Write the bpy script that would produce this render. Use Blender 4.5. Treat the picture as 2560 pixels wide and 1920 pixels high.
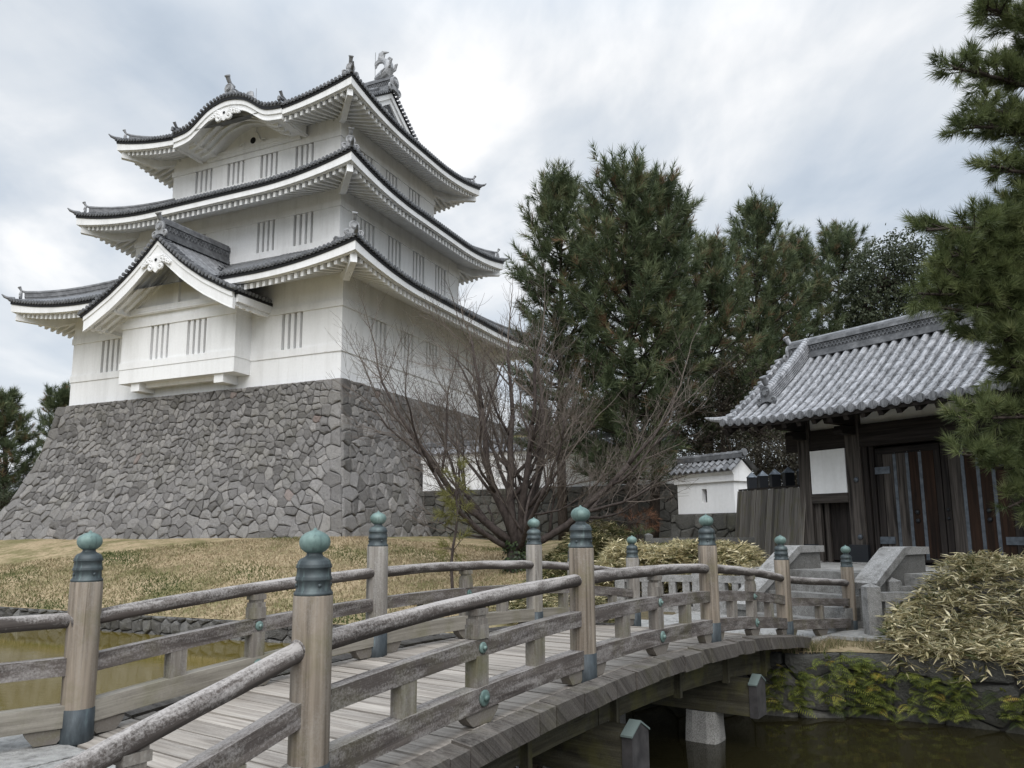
import bpy, math, random
import numpy as np
from mathutils import Matrix, Vector

for o in list(bpy.data.objects):
    bpy.data.objects.remove(o, do_unlink=True)
SC = bpy.context.scene
COL = SC.collection
RNG = random.Random(7)
NR = np.random.default_rng(11)
PI = math.pi
rad = math.radians

# ------------------------------------------------------------------ camera
F_PX, CY_PX, PITCH, ROLL, CAM_Z = 1942.762, 1030.843, rad(8.698), rad(-0.399), 1.6
cam = bpy.data.cameras.new('camera')
cam.sensor_width = 36.0
cam.lens = F_PX / 2560 * 36
cam.shift_y = (CY_PX - 960) / 2560
cam.clip_start = 0.05
cam.clip_end = 3000
co = bpy.data.objects.new('camera', cam)
COL.objects.link(co)
_r = Vector((1, 0, 0)); _f = Vector((0, math.cos(PITCH), math.sin(PITCH))); _u = _r.cross(_f)
_cr, _sr = math.cos(ROLL), math.sin(ROLL)
_R = _r * _cr + _u * _sr
_U = _u * _cr - _r * _sr
_m = Matrix((( _R.x, _U.x, -_f.x, 0), (_R.y, _U.y, -_f.y, 0), (_R.z, _U.z, -_f.z, CAM_Z), (0, 0, 0, 1)))
co.matrix_world = _m
SC.camera = co

# ------------------------------------------------------------------ world + sun
SUN_EL, SUN_AZ = rad(47), rad(180)      # veiled sun behind the viewer
world = bpy.data.worlds.new('World'); SC.world = world
world.use_nodes = True
wn = world.node_tree; wn.nodes.clear()
def wnode(t, **k):
    n = wn.nodes.new(t)
    for a, v in k.items(): setattr(n, a, v)
    return n
wl = wn.links.new
out = wnode('ShaderNodeOutputWorld'); bg = wnode('ShaderNodeBackground')
sky = wnode('ShaderNodeTexSky', sky_type='NISHITA'); sky.sun_disc = False
sky.sun_elevation = SUN_EL; sky.sun_rotation = SUN_AZ
tc = wnode('ShaderNodeTexCoord'); sep = wnode('ShaderNodeSeparateXYZ'); wl(tc.outputs['Generated'], sep.inputs[0])
zc = wnode('ShaderNodeMath', operation='MAXIMUM'); wl(sep.outputs[2], zc.inputs[0]); zc.inputs[1].default_value = 0.0
za = wnode('ShaderNodeMath', operation='ADD'); wl(zc.outputs[0], za.inputs[0]); za.inputs[1].default_value = 0.28
dv = wnode('ShaderNodeVectorMath', operation='DIVIDE'); wl(tc.outputs['Generated'], dv.inputs[0])
cmb = wnode('ShaderNodeCombineXYZ')
for i in range(3): wl(za.outputs[0], cmb.inputs[i])
wl(cmb.outputs[0], dv.inputs[1])
mp = wnode('ShaderNodeMapping'); wl(dv.outputs[0], mp.inputs[0])
mp.inputs['Location'].default_value = (3.1, 1.7, 0.4); mp.inputs['Rotation'].default_value = (0, 0, rad(38)); mp.inputs['Scale'].default_value = (1.0, 0.62, 1.0)
def wnoise(scale, det, rough, dist):
    n = wnode('ShaderNodeTexNoise'); wl(mp.outputs[0], n.inputs['Vector'])
    n.inputs['Scale'].default_value = scale; n.inputs['Detail'].default_value = det
    n.inputs['Roughness'].default_value = rough; n.inputs['Distortion'].default_value = dist
    return n
n1 = wnoise(1.7, 7, 0.52, 0.5); n2 = wnoise(4.2, 6, 0.5, 0.3)
mixn = wnode('ShaderNodeMix', data_type='FLOAT'); mixn.inputs[0].default_value = 0.38
wl(n1.outputs[0], mixn.inputs[2]); wl(n2.outputs[0], mixn.inputs[3])
cr = wnode('ShaderNodeValToRGB'); wl(mixn.outputs[0], cr.inputs[0])
el = cr.color_ramp.elements
el[0].position = 0.39; el[0].color = (0.44, 0.515, 0.61, 1)
el[1].position = 0.64; el[1].color = (1.0, 1.0, 1.0, 1)
e2 = el.new(0.47); e2.color = (0.565, 0.63, 0.71, 1)
e3 = el.new(0.555); e3.color = (0.73, 0.77, 0.815, 1)
# low sky is a paler, more even veil of cloud
hz = wnode('ShaderNodeMapRange'); wl(sep.outputs[2], hz.inputs[0]); hz.inputs[1].default_value = 0.0; hz.inputs[2].default_value = 0.35
hz.inputs[3].default_value = 0.6; hz.inputs[4].default_value = 0.0
hm = wnode('ShaderNodeMix', data_type='RGBA'); wl(hz.outputs[0], hm.inputs[0]); wl(cr.outputs[0], hm.inputs[6]); hm.inputs[7].default_value = (0.80, 0.83, 0.86, 1)
sm = wnode('ShaderNodeVectorMath', operation='SCALE'); wl(sky.outputs[0], sm.inputs[0]); sm.inputs['Scale'].default_value = 0.10
fm = wnode('ShaderNodeMix', data_type='RGBA'); fm.inputs[0].default_value = 0.90; wl(sm.outputs[0], fm.inputs[6]); wl(hm.outputs[2], fm.inputs[7])
zr = wnode('ShaderNodeMapRange', interpolation_type='SMOOTHSTEP'); wl(sep.outputs[2], zr.inputs[0]); zr.inputs[1].default_value = 0.52; zr.inputs[2].default_value = 0.95   # the cloud deck is brighter overhead
zr.inputs[3].default_value = 0.62; zr.inputs[4].default_value = 1.65
wl(fm.outputs[2], bg.inputs[0]); wl(zr.outputs[0], bg.inputs[1])
wl(bg.outputs[0], out.inputs[0])

sun = bpy.data.lights.new('sun', 'SUN'); sun.energy = 1.5; sun.angle = rad(60); sun.color = (1.0, 0.98, 0.96)
so = bpy.data.objects.new('sun', sun); COL.objects.link(so)
_sd = Vector((math.sin(SUN_AZ) * math.cos(SUN_EL), math.cos(SUN_AZ) * math.cos(SUN_EL), math.sin(SUN_EL)))
so.rotation_euler = _sd.to_track_quat('Z', 'Y').to_euler()
SC.view_settings.view_transform = 'Standard'; SC.view_settings.look = 'None'
SC.view_settings.exposure = 0.84; SC.view_settings.gamma = 1.0
SC.view_settings.use_curve_mapping = False

# ------------------------------------------------------------------ materials
MATS = {}
class NT:
    def __init__(s, name):
        s.m = bpy.data.materials.new(name); s.m.use_nodes = True
        s.t = s.m.node_tree; s.t.nodes.clear()
        s.out = s.t.nodes.new('ShaderNodeOutputMaterial'); s.b = s.t.nodes.new('ShaderNodeBsdfPrincipled')
        s.t.links.new(s.b.outputs[0], s.out.inputs[0])
        MATS[name] = s.m
    def n(s, t, **k):
        x = s.t.nodes.new(t)
        for a, v in k.items(): setattr(x, a, v)
        return x
    def l(s, a, b): s.t.links.new(a, b)
    def coord(s, kind='Object', scale=(1, 1, 1), uv=None, rot=(0, 0, 0)):
        if uv: c = s.n('ShaderNodeUVMap'); o = c.outputs[0]
        else: c = s.n('ShaderNodeTexCoord'); o = c.outputs[kind]
        m = s.n('ShaderNodeMapping'); s.l(o, m.inputs[0]); m.inputs['Scale'].default_value = scale; m.inputs['Rotation'].default_value = rot
        return m.outputs[0]
    def noise(s, vec, scale, det=5, rough=0.55, dist=0.0):
        n = s.n('ShaderNodeTexNoise'); s.l(vec, n.inputs['Vector'])
        n.inputs['Scale'].default_value = scale; n.inputs['Detail'].default_value = det
        n.inputs['Roughness'].default_value = rough; n.inputs['Distortion'].default_value = dist
        return n.outputs[0]
    def ramp(s, fac, stops):
        r = s.n('ShaderNodeValToRGB'); s.l(fac, r.inputs[0]); e = r.color_ramp.elements
        while len(e) < len(stops): e.new(0.5)
        for q, (p, c) in zip(e, stops):
            q.position = p; q.color = (*c, 1) if len(c) == 3 else c
        return r.outputs[0]
    def mix(s, fac, a, b, mode='MIX'):
        m = s.n('ShaderNodeMix', data_type='RGBA', blend_type=mode)
        for v, i in ((fac, 0), (a, 6), (b, 7)):
            if hasattr(v, 'links'): s.l(v, m.inputs[i])
            elif isinstance(v, (int, float)): m.inputs[i].default_value = v
            else: m.inputs[i].default_value = (*v, 1)
        return m.outputs[2]
    def math(s, op, a, b=None):
        m = s.n('ShaderNodeMath', operation=op)
        for v, i in ((a, 0), (b, 1)):
            if v is None: continue
            if hasattr(v, 'links'): s.l(v, m.inputs[i])
            else: m.inputs[i].default_value = v
        return m.outputs[0]
    def attr(s, name='tint'):
        a = s.n('ShaderNodeAttribute'); a.attribute_name = name; return a
    def fin(s, col, rough=0.8, bump=None, bstr=0.3, bdist=0.02, spec=0.3, metal=0.0):
        if hasattr(col, 'links'): s.l(col, s.b.inputs['Base Color'])
        else: s.b.inputs['Base Color'].default_value = (*col, 1)
        if hasattr(rough, 'links'): s.l(rough, s.b.inputs['Roughness'])
        else: s.b.inputs['Roughness'].default_value = rough
        s.b.inputs['Specular IOR Level'].default_value = spec; s.b.inputs['Metallic'].default_value = metal
        if bump is not None:
            b = s.n('ShaderNodeBump'); b.inputs['Strength'].default_value = bstr; b.inputs['Distance'].default_value = bdist
            s.l(bump, b.inputs['Height']); s.l(b.outputs[0], s.b.inputs['Normal'])
        return s.m

def mk_plaster(name, base, dirt):
    m = NT(name); v = m.coord('Object', (1, 1, 0.16)); n = m.noise(v, 1.6, 6, 0.6); f = m.noise(m.coord('Object'), 9, 4)
    st = m.noise(m.coord('Object', (1, 1, 0.07)), 5.5, 6, 0.7)
    c = m.ramp(n, [(0.30, dirt), (0.52, base), (0.8, tuple(x * 1.05 for x in base))])
    c = m.mix(m.ramp(st, [(0.56, (0, 0, 0)), (0.76, (0.26,) * 3)]), c, (0.50, 0.48, 0.44))
    c = m.mix(0.12, c, m.ramp(f, [(0.3, (0.5, 0.5, 0.48)), (0.7, (0.95, 0.95, 0.95))]), 'MULTIPLY')
    return m.fin(c, 0.85, f, 0.08, 0.01, 0.2)
mk_plaster('plaster', (0.86, 0.862, 0.862), (0.76, 0.76, 0.755))
mk_plaster('shaded_plaster', (0.40, 0.40, 0.39), (0.34, 0.34, 0.33))  # closed shutters' white plaster, greyed to paint in the recess shade
def mk_tile(name, a, b, c2):
    m = NT(name); v = m.coord('Object'); n = m.noise(v, 3.5, 6, 0.65); f = m.noise(v, 22, 3); t = m.attr()
    c = m.ramp(n, [(0.3, a), (0.5, b), (0.72, c2)])
    c = m.mix(0.55, c, m.ramp(t.outputs['Fac'], [(0, (0.45, 0.45, 0.47)), (1, (1.25, 1.25, 1.27))]), 'MULTIPLY')
    return m.fin(c, 0.5, f, 0.15, 0.01, 0.45)
mk_tile('castle_tile', (0.075, 0.078, 0.082), (0.145, 0.149, 0.155), (0.26, 0.265, 0.273))
mk_tile('ornament_tile', (0.17, 0.172, 0.175), (0.30, 0.305, 0.31), (0.42, 0.425, 0.43))
m = NT('gate_tile'); v = m.coord('Object', (1, .16, .16)); n = m.noise(v, 26, 7, 0.75); q = m.noise(m.coord('Object'), 1.6, 4, 0.6); t = m.attr()
c = m.ramp(m.math('ADD', m.math('MULTIPLY', n, 0.9), m.math('MULTIPLY', q, 0.1)), [(0.36, (0.09, 0.092, 0.096)), (0.49, (0.225, 0.23, 0.24)), (0.62, (0.40, 0.405, 0.42))])
c = m.mix(0.6, c, m.ramp(t.outputs['Fac'], [(0, (0.35, 0.35, 0.36)), (0.6, (0.95, 0.95, 0.96)), (1, (1.25, 1.25, 1.27))]), 'MULTIPLY')
m.fin(c, 0.5, n, 0.15, 0.01, 0.45)
NT('eave_black').fin((0.012, 0.012, 0.013), 0.6)
NT('dark_hole').fin((0.01, 0.01, 0.011), 0.9)
NT('joint_dark').fin((0.05, 0.047, 0.044), 0.95)

def mk_stone(name, ramp_, moss=0.25, bstr=0.9):
    m = NT(name); v = m.coord('Object'); t = m.attr()
    c = m.ramp(t.outputs['Fac'], ramp_)
    n = m.noise(v, 6.5, 8, 0.74, 0.4); g = m.noise(v, 34, 6, 0.75); k = m.noise(v, 0.45, 4, 0.6)
    c = m.mix(0.75, c, m.ramp(n, [(0.25, (0.55, 0.54, 0.53)), (0.5, (1, 1, 1)), (0.78, (1.35, 1.34, 1.30))]), 'MULTIPLY')
    c = m.mix(0.5, c, m.ramp(g, [(0.3, (0.6, 0.6, 0.6)), (0.65, (1.15, 1.15, 1.15))]), 'MULTIPLY')
    mf = m.ramp(m.math('ADD', m.math('MULTIPLY', k, 0.7), m.math('MULTIPLY', n, 0.3)), [(0.5, (0, 0, 0)), (0.68, (moss, moss, moss))])
    c = m.mix(mf, c, (0.10, 0.095, 0.05))
    h = m.math('ADD', n, m.math('MULTIPLY', g, 0.35))
    return m.fin(c, 0.9, h, bstr, 0.11, 0.2)
mk_stone('wall_stone', [(0.0, (0.145, 0.138, 0.132)), (0.25, (0.208, 0.199, 0.192)), (0.6, (0.262, 0.252, 0.244)), (0.88, (0.305, 0.290, 0.275)), (1.0, (0.255, 0.208, 0.19))])
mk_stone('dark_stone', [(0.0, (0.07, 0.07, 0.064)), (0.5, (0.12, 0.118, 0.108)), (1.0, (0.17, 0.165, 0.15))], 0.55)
mk_stone('bank_stone', [(0.0, (0.10, 0.096, 0.09)), (0.5, (0.15, 0.145, 0.138)), (1.0, (0.21, 0.205, 0.195))], 0.5)
def mk_granite(name, base, stain):
    m = NT(name); v = m.coord('Object'); g = m.noise(v, 75, 4, 0.85); n = m.noise(v, 5.5, 8, 0.72)
    c = m.ramp(g, [(0.36, tuple(x * .38 for x in base)), (0.5, base), (0.64, tuple(min(1, x * 1.5) for x in base))])
    c = m.mix(m.ramp(n, [(0.45, (0, 0, 0)), (0.68, (stain, stain, stain))]), c, (0.10, 0.095, 0.085))
    return m.fin(c, 0.85, m.math('ADD', g, m.math('MULTIPLY', n, 2.0)), 0.5, 0.02, 0.25)
mk_granite('granite', (0.31, 0.305, 0.295), 0.8)
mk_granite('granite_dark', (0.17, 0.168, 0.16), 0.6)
mk_granite('granite_rough', (0.36, 0.35, 0.33), 0.35)
mk_granite('step_stone', (0.23, 0.226, 0.215), 0.85)

def mk_wood(name, light, dark, lichen=0.0, moss=0.0, grain=(0.9, 26), lic=(0.62, 0.60, 0.58), contrast=1.0, top=0.0, vary=0.35):
    m = NT(name); v = m.coord(uv=True, scale=(grain[0], grain[1], 1)); n = m.noise(v, 1.0, 7, 0.62, 0.6)
    w = m.noise(m.coord(uv=True, scale=(0.5, 5, 1)), 1.3, 4, 0.5, 1.2)
    c = m.ramp(m.math('ADD', m.math('MULTIPLY', n, 0.6), m.math('MULTIPLY', w, 0.4)), [(0.5 - 0.16 / contrast, dark), (0.5 + 0.14 / contrast, light)])
    t = m.attr(); c = m.mix(vary, c, m.ramp(t.outputs['Fac'], [(0, (0.4, 0.4, 0.4)), (0.5, (1, 1, 1)), (1, (1.6, 1.6, 1.6))]), 'MULTIPLY')
    if lichen > 0:
        a = m.noise(m.coord('Object'), 58, 8, 0.78, 0.3); b = m.noise(m.coord(uv=True, scale=(0.7, 3.0, 1)), 3.2, 5, 0.65, 0.5)
        f = m.math('ADD', m.math('MULTIPLY', a, 0.5), m.math('MULTIPLY', b, 0.5))
        if top:
            g = m.n('ShaderNodeNewGeometry'); s = m.n('ShaderNodeSeparateXYZ'); m.l(g.outputs['Normal'], s.inputs[0])
            f = m.math('ADD', f, m.math('MULTIPLY', s.outputs[2], top))
        f = m.ramp(f, [(0.475, (0, 0, 0)), (0.635, (lichen,) * 3)])
        c = m.mix(f, c, lic)
    if moss > 0:
        a = m.noise(m.coord('Object'), 2.4, 5, 0.6)
        c = m.mix(m.ramp(a, [(0.5, (0, 0, 0)), (0.66, (moss,) * 3)]), c, (0.12, 0.115, 0.04))
    return m.fin(c, 0.85, m.math('ADD', n, m.math('MULTIPLY', w, 0.5)), 0.5, 0.012, 0.2)
mk_wood('rail_wood', (0.135, 0.116, 0.104), (0.042, 0.035, 0.032), 0.66, 0.2, lic=(0.42, 0.395, 0.375), top=0.07)
mk_wood('sill_wood', (0.33, 0.305, 0.26), (0.15, 0.135, 0.11), 0.35, 0.3, grain=(0.8, 24), lic=(0.10, 0.088, 0.078))
mk_wood('log_wood', (0.115, 0.098, 0.088), (0.032, 0.027, 0.024), 0.85, 0.0, lic=(0.40, 0.375, 0.355), top=0.10)
mk_wood('post_wood', (0.285, 0.238, 0.188), (0.098, 0.080, 0.062), 0.4, 0.4, grain=(0.5, 24), lic=(0.33, 0.31, 0.28), contrast=1.3)
mk_wood('post_wood_grey', (0.30, 0.275, 0.245), (0.10, 0.09, 0.079), 0.4, 0.4, grain=(0.5, 24), lic=(0.46, 0.45, 0.43))
mk_wood('deck_wood', (0.37, 0.335, 0.295), (0.14, 0.122, 0.105), 0.35, 0.0, grain=(0.8, 28), lic=(0.45, 0.425, 0.39), vary=.6)
mk_wood('edge_wood', (0.115, 0.102, 0.09), (0.028, 0.0245, 0.022), 0.35, 0.15, lic=(0.26, 0.245, 0.225), top=0.05)
mk_wood('girder_wood', (0.088, 0.08, 0.053), (0.030, 0.027, 0.02), 0.15, 0.55, lic=(0.3, 0.3, 0.25))
mk_wood('block_wood', (0.25, 0.225, 0.195), (0.09, 0.078, 0.068), 0.45, 0.5, grain=(0.9, 22), lic=(0.40, 0.39, 0.36))
mk_wood('gate_wood', (0.036, 0.030, 0.027), (0.009, 0.0075, 0.007), 0.0, 0.0, grain=(0.5, 15), contrast=1.2)
mk_wood('gate_wood_pale', (0.10, 0.087, 0.077), (0.016, 0.0135, 0.012), 0.0, 0.0, grain=(0.4, 13), contrast=1.3)
mk_wood('gate_wood_red', (0.040, 0.0215, 0.0135), (0.010, 0.0065, 0.005), 0.0, 0.0, grain=(0.4, 14), contrast=1.2)
mk_wood('fence_wood', (0.20, 0.185, 0.165), (0.06, 0.053, 0.046), 0.0, 0.35, grain=(0.4, 12), vary=.75)
m = NT('patina'); v = m.coord('Object'); n = m.noise(v, 7, 6, 0.6); g = m.noise(m.coord('Object', (9, 9, 1.2)), 3.0, 5, 0.6)
c = m.ramp(n, [(0.3, (0.07, 0.118, 0.108)), (0.52, (0.145, 0.212, 0.193)), (0.75, (0.25, 0.335, 0.31))])
c = m.mix(m.ramp(g, [(0.55, (0, 0, 0)), (0.72, (0.75,) * 3)]), c, (0.06, 0.085, 0.08))
m.fin(c, 0.55, n, 0.1, 0.01, 0.4, 0.25)
m = NT('patina_dark'); v = m.coord('Object'); n = m.noise(v, 6, 6, 0.6); g = m.noise(m.coord('Object', (9, 9, 1)), 3.0, 5, 0.6)
c = m.ramp(n, [(0.3, (0.032, 0.040, 0.043)), (0.55, (0.062, 0.076, 0.080)), (0.78, (0.12, 0.155, 0.152))])
c = m.mix(m.ramp(g, [(0.58, (0, 0, 0)), (0.70, (0.5,) * 3)]), c, (0.15, 0.205, 0.195))
m.fin(c, 0.5, n, 0.1, 0.01, 0.4, 0.3)
m = NT('shoe_metal'); n = m.noise(m.coord('Object', (6, 6, 1.5)), 3, 6, 0.65)
m.fin(m.ramp(n, [(0.35, (0.026, 0.032, 0.036)), (0.6, (0.055, 0.067, 0.074)), (0.78, (0.10, 0.135, 0.135))]), 0.55, n, 0.1, 0.01, 0.4, 0.3)
m = NT('iron'); n = m.noise(m.coord('Object'), 8, 5); m.fin(m.ramp(n, [(0.3, (0.06, 0.07, 0.082)), (0.7, (0.135, 0.155, 0.178))]), 0.55, n, 0.1, 0.01, 0.4, 0.4)
m = NT('cap_dark'); n = m.noise(m.coord('Object'), 7, 5); m.fin(m.ramp(n, [(0.3, (0.035, 0.033, 0.034)), (0.7, (0.085, 0.08, 0.08))]), 0.6, n, 0.1, 0.01, 0.4, 0.2)
NT('iron_black').fin((0.012, 0.014, 0.018), 0.5, spec=0.4)
NT('patina_pale').fin((0.14, 0.175, 0.165), 0.6)
m = NT('pavement'); n = m.noise(m.coord('Object'), 9, 8, 0.7); g = m.noise(m.coord('Object'), 60, 3)
c = m.ramp(n, [(0.3, (0.16, 0.155, 0.145)), (0.5, (0.33, 0.325, 0.31)), (0.7, (0.45, 0.44, 0.42))]); m.fin(c, 0.85, m.math('ADD', n, g), 0.8, 0.03, 0.25)

def mk_ground(name):
    m = NT(name); v = m.coord('Object'); n = m.noise(v, 0.5, 6, 0.6, 0.4); f = m.noise(v, 9, 6, 0.75); d = m.noise(v, 1.6, 5, 0.7)
    dry = m.ramp(f, [(0.3, (0.19, 0.14, 0.082)), (0.5, (0.34, 0.265, 0.165)), (0.7, (0.47, 0.385, 0.255))])
    grn = m.ramp(f, [(0.3, (0.06, 0.06, 0.02)), (0.6, (0.15, 0.145, 0.06))])
    soil = m.ramp(f, [(0.3, (0.05, 0.042, 0.028)), (0.6, (0.115, 0.095, 0.06))])
    a = m.attr('tint')
    c = m.mix(m.ramp(m.math('ADD', m.math('MULTIPLY', n, 0.6), m.math('MULTIPLY', d, 0.4)), [(0.44, (0, 0, 0)), (0.58, (0.8,) * 3)]), dry, grn)
    c = m.mix(a.outputs['Fac'], c, soil)
    return m.fin(c, 0.95, f, 0.7, 0.05, 0.1)
mk_ground('ground_grass')
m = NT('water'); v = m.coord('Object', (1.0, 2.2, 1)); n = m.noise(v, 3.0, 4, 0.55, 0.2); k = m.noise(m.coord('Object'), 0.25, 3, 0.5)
g = m.n('ShaderNodeSeparateXYZ'); m.l(m.coord('Object'), g.inputs[0]); q = m.n('ShaderNodeMapRange'); m.l(g.outputs[0], q.inputs[0]); q.inputs[1].default_value = -1.0; q.inputs[2].default_value = -7.0   # silty colour at left; bridge and tree shade painted dark at right
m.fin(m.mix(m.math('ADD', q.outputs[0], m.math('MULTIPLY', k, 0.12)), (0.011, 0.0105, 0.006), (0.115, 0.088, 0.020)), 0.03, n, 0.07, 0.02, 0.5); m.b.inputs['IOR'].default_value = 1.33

def mk_leaf(name, ramp_, rough=0.6, trans=0.25):
    m = NT(name); t = m.attr(); c = m.ramp(t.outputs['Fac'], ramp_); m.fin(c, rough, spec=0.3)
    if trans:
        tr = m.n('ShaderNodeBsdfTranslucent'); m.l(c, tr.inputs[0]); mx = m.n('ShaderNodeMixShader'); mx.inputs[0].default_value = trans
        m.l(m.b.outputs[0], mx.inputs[1]); m.l(tr.outputs[0], mx.inputs[2]); m.l(mx.outputs[0], m.out.inputs[0])
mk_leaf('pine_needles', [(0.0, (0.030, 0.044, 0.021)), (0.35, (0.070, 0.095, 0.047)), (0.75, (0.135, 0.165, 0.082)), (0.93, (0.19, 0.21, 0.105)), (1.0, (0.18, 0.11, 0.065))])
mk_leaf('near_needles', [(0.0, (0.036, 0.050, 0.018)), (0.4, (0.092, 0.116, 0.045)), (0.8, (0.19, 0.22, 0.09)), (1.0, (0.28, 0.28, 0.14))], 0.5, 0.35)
mk_leaf('yellow_needles', [(0.0, (0.10, 0.10, 0.03)), (1.0, (0.24, 0.23, 0.08))])
mk_leaf('red_needles', [(0.0, (0.10, 0.045, 0.025)), (1.0, (0.22, 0.11, 0.06))])
mk_leaf('broad_leaves', [(0.0, (0.022, 0.031, 0.017)), (0.6, (0.062, 0.076, 0.042)), (1.0, (0.13, 0.14, 0.085))])
mk_leaf('thicket_leaves', [(0.0, (0.024, 0.022, 0.017)), (0.6, (0.05, 0.045, 0.032)), (1.0, (0.09, 0.085, 0.055))])
mk_leaf('bamboo_leaves', [(0.0, (0.035, 0.05, 0.014)), (0.28, (0.085, 0.095, 0.03)), (0.45, (0.25, 0.22, 0.10)), (0.7, (0.58, 0.50, 0.29)), (1.0, (0.80, 0.71, 0.47))])
mk_leaf('fern_leaves', [(0.0, (0.03, 0.048, 0.012)), (0.5, (0.15, 0.18, 0.035)), (0.85, (0.34, 0.36, 0.075)), (1.0, (0.42, 0.30, 0.06))])
mk_leaf('ivy_leaves', [(0.0, (0.014, 0.024, 0.01)), (1.0, (0.05, 0.075, 0.025))], 0.4, 0.1)
mk_leaf('grass_blades', [(0.0, (0.05, 0.075, 0.02)), (0.3, (0.15, 0.145, 0.06)), (0.6, (0.315, 0.245, 0.155)), (1.0, (0.47, 0.385, 0.26))], 0.8, 0.2)
m = NT('bark'); v = m.coord('Object', (1, 1, 0.35)); n = m.noise(v, 14, 6, 0.7)
m.fin(m.ramp(n, [(0.3, (0.022, 0.018, 0.015)), (0.6, (0.062, 0.05, 0.042)), (0.8, (0.10, 0.085, 0.07))]), 0.95, n, 0.9, 0.03, 0.1)
m = NT('bare_bark'); v = m.coord('Object', (1, 1, 0.6)); n = m.noise(v, 9, 5, 0.7)
m.fin(m.ramp(n, [(0.3, (0.028, 0.022, 0.02)), (0.6, (0.075, 0.061, 0.055)), (0.8, (0.115, 0.10, 0.085))]), 0.9, n, 0.5, 0.02, 0.15)
NT('twig_bark').fin((0.125, 0.104, 0.088), 0.9, spec=0.15)
NT('far_tile').fin((0.20, 0.21, 0.22), 0.6)
NT('cream_wall').fin((0.62, 0.55, 0.34), 0.9)

# ------------------------------------------------------------------ mesh builder
def tagobj(o, label=None, cat=None, group=None, kind=None):
    if label: o['label'] = label
    if cat: o['category'] = cat
    if group: o['group'] = group
    if kind: o['kind'] = kind
    return o
def empty(name, loc=(0, 0, 0), rz=0, **k):
    o = bpy.data.objects.new(name, None); COL.objects.link(o); o.location = loc; o.rotation_euler = (0, 0, rz); o.empty_display_size = .3
    return tagobj(o, **k)

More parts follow.
